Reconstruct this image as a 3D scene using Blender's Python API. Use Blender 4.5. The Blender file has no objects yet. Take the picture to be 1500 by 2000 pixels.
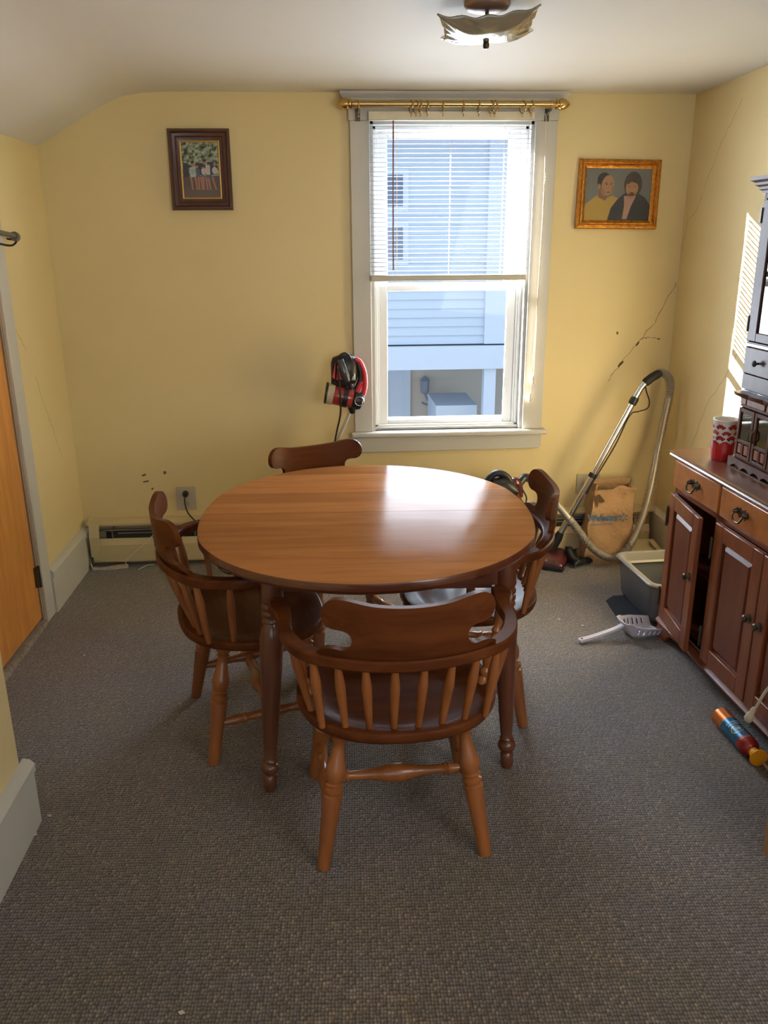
import bpy, bmesh, math, random
from mathutils import Vector, Matrix, noise
random.seed(7)
S = bpy.context.scene
C = bpy.context.collection
PI = math.pi

# ------------------------------------------------------------ camera, world, lights, exposure
cam = bpy.data.cameras.new('camera'); co = bpy.data.objects.new('camera', cam); C.objects.link(co)
_r = Vector((0.99813311, -0.0606912, -0.00684699)); _u = Vector((0.02529992, 0.30882038, 0.95078383)); _f = Vector((0.05558972, 0.94918204, -0.30977933))
co.matrix_world = Matrix(((_r.x, _u.x, -_f.x, -0.2522), (_r.y, _u.y, -_f.y, -4.1589), (_r.z, _u.z, -_f.z, 1.6), (0, 0, 0, 1)))
cam.sensor_fit = 'HORIZONTAL'; cam.sensor_width = 36; cam.lens = 1620.56 * 36 / 1500; cam.clip_start = .02
S.camera = co

S.view_settings.view_transform = 'Standard'; S.view_settings.look = 'None'
S.view_settings.gamma = 1; S.view_settings.use_curve_mapping = False
S.view_settings.exposure = 0.72

w = bpy.data.worlds.new('sky'); S.world = w; w.use_nodes = True
bg = w.node_tree.nodes['Background']; bg.inputs[0].default_value = (.64, .81, 1.0, 1); bg.inputs[1].default_value = 1.1

def light(name, kind, loc, energy, color, d=None, **k):
    l = bpy.data.lights.new(name, kind); o = bpy.data.objects.new(name, l); C.objects.link(o)
    o.location = loc; l.energy = energy; l.color = color
    for a, b in k.items(): setattr(l, a, b)
    if d is not None: o.rotation_euler = Vector(d).to_track_quat('-Z', 'Y').to_euler()
    return o
SUN_DIR = (.75, -.62, -.285)
light('sun', 'SUN', (-4, 4, 4), 60, (1.0, .96, .90), SUN_DIR, angle=math.radians(.27))
# rear and side lamps: unseen fill added to brighten the room
light('rear_fill', 'AREA', (.15, -6.05, 1.5), 4, (1.0, .97, .92), (0, 1, -.03), shape='RECTANGLE', size=2.2, size_y=1.5)
light('side_fill', 'AREA', (1.40, -3.9, 1.55), 24, (1.0, .97, .92), (-1, .75, .42), shape='RECTANGLE', size=1.3, size_y=1.3)
light('window_daylight', 'AREA', (.32, .32, 1.40), 34, (.80, .90, 1.0), (0, -1, -.12), shape='RECTANGLE', size=.7, size_y=1.35)

# ------------------------------------------------------------ materials
def mat(name, col, rough=.5, metal=0, coat=0, bump=None, var=None, spec=.5, trans=0, ior=1.45, sheen=0, coat_rough=.1, alpha=1):
    """bump=(scale,strength,distance)  var=(scale, colour2, contrast)"""
    m = bpy.data.materials.new(name); m.use_nodes = True; nt = m.node_tree; b = nt.nodes['Principled BSDF']
    b.inputs['Base Color'].default_value = (*col, 1); b.inputs['Roughness'].default_value = rough; b.inputs['Metallic'].default_value = metal
    b.inputs['Coat Weight'].default_value = coat; b.inputs['Coat Roughness'].default_value = coat_rough
    b.inputs['Specular IOR Level'].default_value = spec; b.inputs['Transmission Weight'].default_value = trans; b.inputs['IOR'].default_value = ior
    b.inputs['Sheen Weight'].default_value = sheen; b.inputs['Alpha'].default_value = alpha
    tc = nt.nodes.new('ShaderNodeTexCoord')
    if var:
        n = nt.nodes.new('ShaderNodeTexNoise'); n.inputs['Scale'].default_value = var[0]; n.inputs['Detail'].default_value = 5
        r = nt.nodes.new('ShaderNodeValToRGB'); r.color_ramp.elements[0].position = .5 - var[2]; r.color_ramp.elements[1].position = .5 + var[2]
        r.color_ramp.elements[0].color = (*col, 1); r.color_ramp.elements[1].color = (*var[1], 1)
        nt.links.new(tc.outputs['Object'], n.inputs['Vector']); nt.links.new(n.outputs['Fac'], r.inputs[0]); nt.links.new(r.outputs[0], b.inputs['Base Color'])
    if bump:
        n = nt.nodes.new('ShaderNodeTexNoise'); n.inputs['Scale'].default_value = bump[0]; n.inputs['Detail'].default_value = 6
        bp = nt.nodes.new('ShaderNodeBump'); bp.inputs['Strength'].default_value = bump[1]; bp.inputs['Distance'].default_value = bump[2]
        nt.links.new(tc.outputs['Object'], n.inputs['Vector']); nt.links.new(n.outputs['Fac'], bp.inputs['Height']); nt.links.new(bp.outputs[0], b.inputs['Normal'])
    return m

def wood(name, c1, c2, rough=.35, coat=.3, axis=0, scale=9, stretch=9, plank=None, coat_rough=.12, smudge=0, spec=.5):
    m = bpy.data.materials.new(name); m.use_nodes = True; nt = m.node_tree; b = nt.nodes['Principled BSDF']; L = nt.links
    b.inputs['Roughness'].default_value = rough; b.inputs['Coat Weight'].default_value = coat; b.inputs['Coat Roughness'].default_value = coat_rough; b.inputs['Specular IOR Level'].default_value = spec
    tc = nt.nodes.new('ShaderNodeTexCoord'); mp = nt.nodes.new('ShaderNodeMapping')
    sc = [stretch, stretch, stretch]; sc[axis] = 1; mp.inputs['Scale'].default_value = sc
    L.new(tc.outputs['Object'], mp.inputs[0]); src = mp.outputs[0]
    n = nt.nodes.new('ShaderNodeTexNoise'); n.inputs['Scale'].default_value = scale * .35; n.inputs['Detail'].default_value = 7; n.inputs['Roughness'].default_value = .62; n.inputs['Distortion'].default_value = .5
    L.new(src, n.inputs['Vector'])
    r = nt.nodes.new('ShaderNodeValToRGB'); r.color_ramp.elements[0].position = .32; r.color_ramp.elements[1].position = .68
    r.color_ramp.elements[0].color = (*c1, 1); r.color_ramp.elements[1].color = (*c2, 1)
    L.new(n.outputs['Fac'], r.inputs[0]); col = r.outputs[0]
    if plank:
        sp = nt.nodes.new('ShaderNodeSeparateXYZ'); L.new(tc.outputs['Object'], sp.inputs[0])
        d = nt.nodes.new('ShaderNodeMath'); d.operation = 'DIVIDE'; d.inputs[1].default_value = plank; L.new(sp.outputs[1], d.inputs[0])
        fl = nt.nodes.new('ShaderNodeMath'); fl.operation = 'FLOOR'; L.new(d.outputs[0], fl.inputs[0])
        wn = nt.nodes.new('ShaderNodeTexWhiteNoise'); wn.noise_dimensions = '1D'; L.new(fl.outputs[0], wn.inputs['W'])
        mx = nt.nodes.new('ShaderNodeMapRange'); mx.inputs[3].default_value = .82; mx.inputs[4].default_value = 1.15; L.new(wn.outputs[0], mx.inputs[0])
        hs = nt.nodes.new('ShaderNodeHueSaturation'); L.new(mx.outputs[0], hs.inputs['Value']); L.new(col, hs.inputs['Color']); col = hs.outputs[0]
    L.new(col, b.inputs['Base Color'])
    if smudge:
        n2 = nt.nodes.new('ShaderNodeTexNoise'); n2.inputs['Scale'].default_value = 5; n2.inputs['Detail'].default_value = 6; L.new(tc.outputs['Object'], n2.inputs[0])
        mr = nt.nodes.new('ShaderNodeMapRange'); mr.inputs[1].default_value = .3; mr.inputs[2].default_value = .7; mr.inputs[3].default_value = coat_rough; mr.inputs[4].default_value = coat_rough + smudge
        L.new(n2.outputs['Fac'], mr.inputs[0]); L.new(mr.outputs[0], b.inputs['Coat Roughness'])
        bp = nt.nodes.new('ShaderNodeBump'); bp.inputs['Strength'].default_value = .12; bp.inputs['Distance'].default_value = .002
        L.new(n.outputs['Fac'], bp.inputs['Height']); L.new(bp.outputs[0], b.inputs['Coat Normal'])
    return m

def carpet_mat():
    m = bpy.data.materials.new('loop_carpet'); m.use_nodes = True; nt = m.node_tree; b = nt.nodes['Principled BSDF']; L = nt.links
    b.inputs['Roughness'].default_value = .7; b.inputs['Specular IOR Level'].default_value = .55; b.inputs['Sheen Weight'].default_value = .5; b.inputs['Sheen Roughness'].default_value = .5
    tc = nt.nodes.new('ShaderNodeTexCoord'); mp = nt.nodes.new('ShaderNodeMapping'); mp.inputs['Scale'].default_value = (132, 102, 1); mp.inputs['Rotation'].default_value = (0, 0, .03)
    L.new(tc.outputs['Object'], mp.inputs[0])
    v = nt.nodes.new('ShaderNodeTexVoronoi'); v.voronoi_dimensions = '2D'; v.inputs['Scale'].default_value = 1; v.inputs['Randomness'].default_value = .38
    L.new(mp.outputs[0], v.inputs['Vector'])
    sp = nt.nodes.new('ShaderNodeSeparateColor'); L.new(v.outputs['Color'], sp.inputs[0])
    r = nt.nodes.new('ShaderNodeValToRGB'); e = r.color_ramp.elements
    e[0].position = 0; e[0].color = (0.089, 0.068, 0.050, 1); e[1].position = 1; e[1].color = (0.296, 0.233, 0.171, 1)
    for p_, c_ in ((.3, (0.126, 0.099, 0.076)), (.55, (0.170, 0.138, 0.109)), (.78, (0.139, 0.130, 0.133)), (.9, (0.208, 0.168, 0.133))):
        x = e.new(p_); x.color = (*c_, 1)
    L.new(sp.outputs[0], r.inputs[0])
    cr = nt.nodes.new('ShaderNodeMapRange'); cr.inputs[1].default_value = .18; cr.inputs[2].default_value = .62; cr.inputs[3].default_value = 1.065; cr.inputs[4].default_value = .15
    L.new(v.outputs['Distance'], cr.inputs[0])
    n = nt.nodes.new('ShaderNodeTexNoise'); n.inputs['Scale'].default_value = 2.2; n.inputs['Detail'].default_value = 5; L.new(tc.outputs['Object'], n.inputs[0])
    nr = nt.nodes.new('ShaderNodeMapRange'); nr.inputs[1].default_value = .3; nr.inputs[2].default_value = .7; nr.inputs[3].default_value = .82; nr.inputs[4].default_value = 1.15; L.new(n.outputs['Fac'], nr.inputs[0])
    mu = nt.nodes.new('ShaderNodeMath'); mu.operation = 'MULTIPLY'; L.new(cr.outputs[0], mu.inputs[0]); L.new(nr.outputs[0], mu.inputs[1])
    hs = nt.nodes.new('ShaderNodeHueSaturation'); L.new(r.outputs[0], hs.inputs['Color']); L.new(mu.outputs[0], hs.inputs['Value'])
    n3 = nt.nodes.new('ShaderNodeTexNoise'); n3.inputs['Scale'].default_value = 5; n3.inputs['Detail'].default_value = 6; L.new(tc.outputs['Object'], n3.inputs[0])
    r3 = nt.nodes.new('ShaderNodeValToRGB'); r3.color_ramp.elements[0].position = .38; r3.color_ramp.elements[1].position = .62; r3.color_ramp.elements[0].color = (1.0, .90, .76, 1); r3.color_ramp.elements[1].color = (.98, .90, 1.02, 1); L.new(n3.outputs['Fac'], r3.inputs[0])
    mm = nt.nodes.new('ShaderNodeMix'); mm.data_type = 'RGBA'; mm.blend_type = 'MULTIPLY'; mm.inputs[0].default_value = 1; L.new(hs.outputs[0], mm.inputs[6]); L.new(r3.outputs[0], mm.inputs[7])
    L.new(mm.outputs[2], b.inputs['Base Color'])
    bp = nt.nodes.new('ShaderNodeBump'); bp.invert = True; bp.inputs['Strength'].default_value = .8; bp.inputs['Distance'].default_value = .004
    L.new(v.outputs['Distance'], bp.inputs['Height']); L.new(bp.outputs[0], b.inputs['Normal'])
    return m

def paint_mat(name, col, c2):
    m = bpy.data.materials.new(name); m.use_nodes = True; nt = m.node_tree; b = nt.nodes['Principled BSDF']; L = nt.links
    b.inputs['Roughness'].default_value = .42; b.inputs['Specular IOR Level'].default_value = .35
    tc = nt.nodes.new('ShaderNodeTexCoord')
    n = nt.nodes.new('ShaderNodeTexNoise'); n.inputs['Scale'].default_value = 1.4; n.inputs['Detail'].default_value = 6; L.new(tc.outputs['Object'], n.inputs[0])
    r = nt.nodes.new('ShaderNodeValToRGB'); r.color_ramp.elements[0].position = .35; r.color_ramp.elements[1].position = .68
    r.color_ramp.elements[0].color = (*col, 1); r.color_ramp.elements[1].color = (*c2, 1); L.new(n.outputs['Fac'], r.inputs[0]); L.new(r.outputs[0], b.inputs['Base Color'])
    n2 = nt.nodes.new('ShaderNodeTexNoise'); n2.inputs['Scale'].default_value = 6; n2.inputs['Detail'].default_value = 8; n2.inputs['Roughness'].default_value = .6; L.new(tc.outputs['Object'], n2.inputs[0])
    v = nt.nodes.new('ShaderNodeTexVoronoi'); v.inputs['Scale'].default_value = 7; L.new(tc.outputs['Object'], v.inputs[0])
    vr = nt.nodes.new('ShaderNodeMapRange'); vr.inputs[1].default_value = 0; vr.inputs[2].default_value = .09; vr.inputs[3].default_value = .35; vr.inputs[4].default_value = 0; L.new(v.outputs['Distance'], vr.inputs[0])
    ad = nt.nodes.new('ShaderNodeMath'); L.new(n2.outputs['Fac'], ad.inputs[0]); L.new(vr.outputs[0], ad.inputs[1])
    bp = nt.nodes.new('ShaderNodeBump'); bp.inputs['Strength'].default_value = .35; bp.inputs['Distance'].default_value = .006
    L.new(ad.outputs[0], bp.inputs['Height']); L.new(bp.outputs[0], b.inputs['Normal'])
    return m

def glass_mat(name, tint=(1, 1, 1), refl=.08):
    m = bpy.data.materials.new(name); m.use_nodes = True; nt = m.node_tree; nt.nodes.clear(); L = nt.links
    o = nt.nodes.new('ShaderNodeOutputMaterial'); t = nt.nodes.new('ShaderNodeBsdfTransparent'); g = nt.nodes.new('ShaderNodeBsdfGlossy')
    t.inputs[0].default_value = (*tint, 1); g.inputs['Roughness'].default_value = .03
    lw = nt.nodes.new('ShaderNodeLayerWeight'); lw.inputs[0].default_value = .5
    pw = nt.nodes.new('ShaderNodeMath'); pw.operation = 'POWER'; pw.inputs[1].default_value = 4; L.new(lw.outputs['Facing'], pw.inputs[0])
    mr = nt.nodes.new('ShaderNodeMapRange'); mr.inputs[3].default_value = refl * .5; mr.inputs[4].default_value = .6; L.new(pw.outputs[0], mr.inputs[0])
    x = nt.nodes.new('ShaderNodeMixShader'); L.new(mr.outputs[0], x.inputs[0]); L.new(t.outputs[0], x.inputs[1]); L.new(g.outputs[0], x.inputs[2]); L.new(x.outputs[0], o.inputs[0])
    return m

M = {}
M['wall'] = paint_mat('yellow_wall_paint', (.70, .575, .305), (.74, .61, .33))
M['ceiling'] = mat('ceiling_paint', (.66, .64, .60), .7, bump=(9, .25, .006), var=(1.2, (.70, .685, .65), .2))
M['trim'] = mat('white_trim_paint', (.50, .49, .46), .38, bump=(30, .12, .002), var=(3, (.55, .54, .50), .2))
M['vinyl'] = mat('window_vinyl', (.74, .74, .73), .35)
M['oldtrim'] = mat('old_cream_trim', (.74, .70, .58), .45, bump=(40, .2, .002), var=(9, (.66, .61, .48), .25))
M['heater'] = mat('beige_heater_enamel', (.60, .50, .29), .4, bump=(15, .1, .002), var=(6, (.55, .46, .27), .2))
M['dark'] = mat('dark_gap', (.02, .018, .016), .7)
M['fin'] = mat('dull_metal', (.22, .21, .19), .45, .6)
M['carpet'] = carpet_mat()
M['strip'] = mat('frayed_threshold', (.36, .29, .24), .9, bump=(150, 1, .006), var=(60, (.20, .16, .13), .2))
M['door'] = wood('orange_birch_door', (.58, .215, .032), (.76, .33, .060), .35, .3, axis=2, scale=8, stretch=7)
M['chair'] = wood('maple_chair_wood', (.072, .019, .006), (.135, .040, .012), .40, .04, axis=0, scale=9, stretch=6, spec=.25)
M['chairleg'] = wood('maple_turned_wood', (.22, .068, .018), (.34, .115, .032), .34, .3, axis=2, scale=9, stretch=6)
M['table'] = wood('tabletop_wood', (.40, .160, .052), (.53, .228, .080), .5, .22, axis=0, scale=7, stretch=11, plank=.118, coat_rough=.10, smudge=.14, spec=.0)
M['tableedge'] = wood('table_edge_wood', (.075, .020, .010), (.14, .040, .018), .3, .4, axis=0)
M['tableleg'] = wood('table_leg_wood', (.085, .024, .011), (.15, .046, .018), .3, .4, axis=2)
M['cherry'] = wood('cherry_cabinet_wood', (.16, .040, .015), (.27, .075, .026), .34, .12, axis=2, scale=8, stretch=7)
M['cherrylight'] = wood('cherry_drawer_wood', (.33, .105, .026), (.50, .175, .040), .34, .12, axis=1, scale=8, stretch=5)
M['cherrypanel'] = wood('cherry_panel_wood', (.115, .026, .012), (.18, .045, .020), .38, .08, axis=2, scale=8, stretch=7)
M['walnut'] = wood('dark_walnut', (.060, .021, .011), (.125, .042, .018), .45, .0, axis=2, spec=.12)
M['walnutlight'] = wood('walnut_inlay', (.17, .055, .02), (.26, .085, .03), .4, .0, axis=2, spec=.2)
M['hutch'] = wood('glossy_dark_hutch_wood', (.05, .022, .014), (.10, .042, .024), .38, .0, axis=2, coat_rough=.25, spec=.3)
M['frame'] = wood('dark_picture_frame', (.045, .012, .008), (.085, .024, .013), .3, .4, axis=2)
M['brass'] = mat('brass', (.66, .46, .19), .2, 1)
M['bronze'] = mat('aged_bronze', (.10, .085, .06), .4, .9)
M['black'] = mat('black_plastic', (.018, .018, .02), .35)
M['blackm'] = mat('matte_black', (.012, .012, .013), .6)
M['chrome'] = mat('chrome', (.72, .72, .70), .16, 1)
M['hose'] = mat('grey_beige_hose', (.36, .335, .28), .3, .5)
M['maroon'] = mat('maroon_plastic', (.085, .016, .018), .25, coat=.5)
M['red'] = mat('red_plastic', (.62, .03, .05), .3, coat=.4)
M['redcup'] = mat('red_silicone', (.42, .012, .018), .45)
M['white'] = mat('white_plastic', (.78, .77, .78), .4)
M['lav'] = mat('pale_lavender_plastic', (.56, .54, .64), .4)
M['cream'] = mat('cream_plastic', (.66, .58, .42), .45)
M['ivory'] = mat('ivory_plate', (.46, .42, .34), .4)
M['paper'] = mat('kraft_paper', (.36, .215, .110), .75, bump=(13, 1.0, .022), var=(7, (.42, .26, .135), .2))
M['papertorn'] = mat('torn_paper_dark', (.10, .055, .025), .8)
M['card'] = mat('cardboard', (.34, .19, .09), .8, var=(9, (.38, .215, .105), .2))
M['print'] = mat('blue_print', (.075, .17, .32), .7)
M['grey'] = mat('grey_litter_pan', (.105, .11, .118), .22, bump=(25, .1, .001))
M['greyin'] = mat('grey_pan_rim', (.20, .19, .17), .3)
M['mat'] = mat('black_mat', (.012, .015, .024), .85, bump=(90, .6, .002))
M['slat'] = mat('white_blind_slat', (.40, .41, .43), .4)
M['cord'] = mat('cream_cord', (.62, .55, .42), .7)
M['wandbr'] = mat('brown_wand', (.20, .09, .055), .3)
M['glass'] = glass_mat('window_glass', (.97, .98, 1.0), .02)
M['cabglass'] = glass_mat('cabinet_glass', (.55, .53, .48), .25)
M['lamp'] = mat('smoked_glass_shade', (.225, .20, .15), .07, coat=1, coat_rough=.03, spec=.8)
M['canopy'] = mat('tarnished_canopy', (.36, .23, .17), .35, .6)
M['gold'] = mat('gilt_frame', (.72, .36, .075), .33, .85, bump=(70, .9, .004), var=(60, (.42, .17, .03), .2))
M['goldline'] = mat('gold_fillet', (.62, .40, .12), .35, .7)
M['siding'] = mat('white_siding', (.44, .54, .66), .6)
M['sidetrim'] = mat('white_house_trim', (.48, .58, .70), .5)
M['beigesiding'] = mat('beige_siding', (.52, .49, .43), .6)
M['darkwin'] = mat('dark_window_glass', (.10, .15, .25), .15)
M['ground'] = mat('asphalt_yard', (.045, .047, .05), .9)
M['crack'] = mat('plaster_crack', (.30, .22, .12), .9)
M['peel'] = mat('peeled_plaster', (.52, .44, .30), .8)
M['hole'] = mat('dark_hole', (.03, .022, .016), .9)
M['spill'] = mat('old_white_tape', (.58, .52, .44), .7, bump=(80, .8, .003), var=(30, (.40, .33, .26), .2))

# ------------------------------------------------------------ mesh helpers
def obj(name, bm, m, parent=None, smooth=False, bevel=0, loc=None, rot=None, subsurf=0, autosm=None):
    me = bpy.data.meshes.new(name)
    if isinstance(bm, bmesh.types.BMesh):
        bmesh.ops.recalc_face_normals(bm, faces=bm.faces); bm.to_mesh(me); bm.free()
    else: me = bm
    me.materials.append(M[m] if isinstance(m, str) else m)
    o = bpy.data.objects.new(name, me); C.objects.link(o)
    if parent is not None: o.parent = parent
    if loc is not None: o.location = loc
    if rot is not None: o.rotation_euler = rot
    if smooth or bevel:
        for p in me.polygons: p.use_smooth = True
        try: me.set_sharp_from_angle(angle=math.radians(autosm or 40))
        except Exception: pass
    if bevel:
        b = o.modifiers.new('bevel', 'BEVEL'); b.width = bevel; b.segments = 2; b.limit_method = 'ANGLE'
    if subsurf:
        s = o.modifiers.new('sub', 'SUBSURF'); s.levels = subsurf; s.render_levels = subsurf
    return o
def tag(o, label=None, cat=None, group=None, kind=None):
    if label: o['label'] = label
    if cat: o['category'] = cat
    if group: o['group'] = group
    if kind: o['kind'] = kind
    return o
def empty(name, loc=(0, 0, 0), rz=0, **k):
    o = bpy.data.objects.new(name, None); C.objects.link(o); o.location = loc; o.rotation_euler = (0, 0, rz); o.empty_display_size = .05
    return tag(o, **k)
def struct(name, bm, m, parent=None, **k):
    o = obj(name, bm, m, parent, **k); o['kind'] = 'structure'; return o
def B(): return bmesh.new()
def box(bm, x0, x1, y0, y1, z0, z1, mtx=None):
    vs = [bm.verts.new((x, y, z)) for z in (z0, z1) for (x, y) in ((x0, y0), (x1, y0), (x1, y1), (x0, y1))]
    if mtx:
        for v in vs: v.co = mtx @ v.co
    for f in ((3, 2, 1, 0), (4, 5, 6, 7), (0, 1, 5, 4), (1, 2, 6, 5), (2, 3, 7, 6), (3, 0, 4, 7)): bm.faces.new([vs[i] for i in f])
    return bm
def ring_loft(bm, rings, cap=True, closed=False):
    vr = [[bm.verts.new(p) for p in r] for r in rings]; n = len(vr[0])
    pairs = list(zip(vr, vr[1:])) + ([(vr[-1], vr[0])] if closed else [])
    for a, b in pairs:
        for i in range(n): bm.faces.new((a[i], a[(i + 1) % n], b[(i + 1) % n], b[i]))
    if cap and not closed: bm.faces.new(vr[0][::-1]); bm.faces.new(vr[-1])
    return bm
def lathe(bm, prof, A=(0, 0, 0), Bp=None, n=20, cap=True):
    """prof [(r, t)]: t is height (metres) when Bp None, otherwise fraction A->Bp"""
    A = Vector(A)
    if Bp is None: ax = Vector((0, 0, 1)); L = 1
    else: d = Vector(Bp) - A; L = d.length; ax = d.normalized()
    q = Vector((0, 0, 1)).rotation_difference(ax)
    X = q @ Vector((1, 0, 0)); Y = q @ Vector((0, 1, 0))
    rings = [[A + ax * (t * L) + (X * math.cos(2 * PI * i / n) + Y * math.sin(2 * PI * i / n)) * r for i in range(n)] for r, t in prof]
    return ring_loft(bm, rings, cap)
def tube(bm, pts, r, n=10, closed=False, cap=True):
    pts = [Vector(p) for p in pts]; N = len(pts); rings = []; up = None
    for i, p in enumerate(pts):
        if closed: d = (pts[(i + 1) % N] - pts[i - 1])
        else: d = pts[min(i + 1, N - 1)] - pts[max(i - 1, 0)]
        d.normalize()
        if up is None:
            up = d.orthogonal().normalized()
        up = (up - d * up.dot(d)); up = up.normalized() if up.length > 1e-6 else d.orthogonal().normalized()
        s = d.cross(up); rr = r(i / (N - 1)) if callable(r) else r
        rings.append([p + (up * math.cos(2 * PI * k / n) + s * math.sin(2 * PI * k / n)) * rr for k in range(n)])
    return ring_loft(bm, rings, cap, closed)
def spline(cps, n=8, closed=False):
    P = [Vector(c) for c in cps]; out = []; N = len(P)
    for i in range(N if closed else N - 1):
        g = (lambda j: P[j % N]) if closed else (lambda j: P[max(0, min(N - 1, j))])
        p0, p1, p2, p3 = g(i - 1), g(i), g(i + 1), g(i + 2)
        for k in range(n):
            t = k / n
            out.append(.5 * ((2 * p1) + (p2 - p0) * t + (2 * p0 - 5 * p1 + 4 * p2 - p3) * t * t + (3 * p1 - p0 - 3 * p2 + p3) * t ** 3))
    if not closed: out.append(P[-1])
    return out
def prism(bm, poly, f0, f1):
    """poly 2d list; f0,f1 map (a,b)->3d for the two faces"""
    a = [bm.verts.new(f0(*p)) for p in poly]; b = [bm.verts.new(f1(*p)) for p in poly]; n = len(poly)
    bm.faces.new(a[::-1]); bm.faces.new(b)
    for i in range(n): bm.faces.new((a[i], a[(i + 1) % n], b[(i + 1) % n], b[i]))
    return bm
def flat(bm, poly, f):
    bm.faces.new([bm.verts.new(f(*p)) for p in poly]); return bm
def copy_tree(o, parent=None):
    c = o.copy(); C.objects.link(c)
    if parent is not None: c.parent = parent
    for ch in list(o.children): copy_tree(ch, c)
    return c
def ell(cx, cy, rx, ry, n=16, rot=0):
    return [(cx + rx * math.cos(2 * PI * i / n) * math.cos(rot) - ry * math.sin(2 * PI * i / n) * math.sin(rot), cy + rx * math.cos(2 * PI * i / n) * math.sin(rot) + ry * math.sin(2 * PI * i / n) * math.cos(rot)) for i in range(n)]

# ------------------------------------------------------------ room shell
XL, XR, H, YB = -1.566, 1.455, 2.2407, -6.3
OX0, OX1, OZ0, OZ1, WT = -.06, .70, .68, 2.125, .24       # window opening, wall thickness
struct('floor', box(B(), XL - .3, XR + .15, YB, .0, -.05, 0), 'carpet')
bm = B()
box(bm, XL - .15, OX0, 0, WT, -.05, H + .2); box(bm, OX1, XR + .15, 0, WT, -.05, H + .2)
box(bm, OX0, OX1, 0, WT, -.05, OZ0); box(bm, OX0, OX1, 0, WT, OZ1, H + .2)
wb = struct('wall_back', bm, 'wall')
bm = B(); x0_, x1_ = -3.2, 3.4
box(bm, x0_, OX0 - .02, WT, WT + .03, -2.6, 3.2); box(bm, OX1 + .02, x1_, WT, WT + .03, -2.6, 3.2); box(bm, OX0 - .02, OX1 + .02, WT, WT + .03, -2.6, OZ0 - .03); box(bm, OX0 - .02, OX1 + .02, WT, WT + .03, OZ1 + .02, 3.2)
struct('exterior_bounce_cover', bm, mat('bounce_absorber', (.06, .055, .05), .8, bump=(20, .4, .01)))  # unseen dark cladding added to keep sun bounce off the neighbour's facade
wr = struct('wall_right', box(B(), XR, XR + .15, YB, 0, -.05, H + .2), 'wall')
# left wall with the door opening
DY0, DY1, DZ = -1.52, -.715, 2.0
bm = B(); box(bm, XL - .15, XL, DY1, 0, -.05, H + .2); box(bm, XL - .15, XL, -2.2, DY0, -.05, H + .2); box(bm, XL - .15, XL, DY0, DY1, DZ, H + .2)
wl = struct('wall_left', bm, 'wall')
wp = struct('wall_partition', box(B(), XL - .15, -1.163, YB, -2.1, -.05, H + .2), 'wall', bevel=.006)
struct('wall_closet', box(B(), XL - .5, XL - .40, -1.8, -.4, -.05, H + .2), 'wall')
bm = B(); box(bm, XL - .15, -.95, YB - .12, YB, -.05, H + .2); box(bm, 1.25, XR + .15, YB - .12, YB, -.05, H + .2); box(bm, -.95, 1.25, YB - .12, YB, -.05, .75); box(bm, -.95, 1.25, YB - .12, YB, 2.2, H + .2)
struct('wall_front', bm, 'wall')
# ceiling: flat field rolling down into a slope on the left
prof = [(XR + .15, H), (-.95, H + .004), (-1.08, H - .002), (-1.17, H - .016), (-1.24, H - .045), (-1.30, H - .075), (XL, 2.0212), (XL - .2, 1.94)]
bm = B(); ys = [YB + (0 - YB) * i / 24 for i in range(25)]
rows = [[bm.verts.new((x, y, z)) for x, z in prof] for y in ys]
rows2 = [[bm.verts.new((x, y, H + .3)) for x, z in prof] for y in ys]
for i in range(24):
    for k in range(len(prof) - 1):
        bm.faces.new((rows[i][k], rows[i + 1][k], rows[i + 1][k + 1], rows[i][k + 1])); bm.faces.new((rows2[i][k], rows2[i][k + 1], rows2[i + 1][k + 1], rows2[i + 1][k]))
struct('ceiling', bm, 'ceiling', smooth=True, autosm=60)

def cracks(parent, name, f, lines, wd=.0035, m='crack'):
    bm = B()
    for ln in lines:
        pts = []
        for (a, b) in zip(ln, ln[1:]):
            for k in range(6):
                t = k / 6; pts.append((a[0] + (b[0] - a[0]) * t + random.uniform(-.006, .006), a[1] + (b[1] - a[1]) * t + random.uniform(-.006, .006)))
        pts.append(ln[-1])
        for i, (a, b) in enumerate(zip(pts, pts[1:])):
            d = Vector((b[0] - a[0], b[1] - a[1])); n_ = Vector((-d.y, d.x)).normalized() * wd * random.uniform(.25, .6)
            bm.faces.new([bm.verts.new(f(*q)) for q in ((a[0] - n_.x, a[1] - n_.y), (b[0] - n_.x, b[1] - n_.y), (b[0] + n_.x, b[1] + n_.y), (a[0] + n_.x, a[1] + n_.y))])
    o = obj(name, bm, m, parent); o['kind'] = 'structure'; return o
fb = lambda a, b: (a, -.0008, b); fr = lambda a, b: (XR - .0008, a, b); fl_ = lambda a, b: (XL + .0008, a, b)
cracks(wb, 'crack', fb, [[(1.45, 1.402), (1.39, 1.27), (1.337, 1.18), (1.278, 1.105), (1.195, .998), (1.141, .913)], [(1.29, 1.12), (1.33, 1.135), (1.38, 1.124)]])
cracks(wr, 'crack', fr, [[(-.476, 2.155), (-.40, 2.07), (-.328, 2.007), (-.195, 1.817), (-.15, 1.74), (-.057, 1.688), (-.004, 1.55)], [(-.704, 1.14), (-.60, 1.0), (-.491, .905), (-.357, .657)]], .0022)
cracks(wl, 'crack', fl_, [[(-.622, 1.307), (-.55, 1.24), (-.485, 1.167)], [(-.415, 1.047), (-.36, .92), (-.29, .80), (-.204, .621)]], .003)
bm = B()
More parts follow.
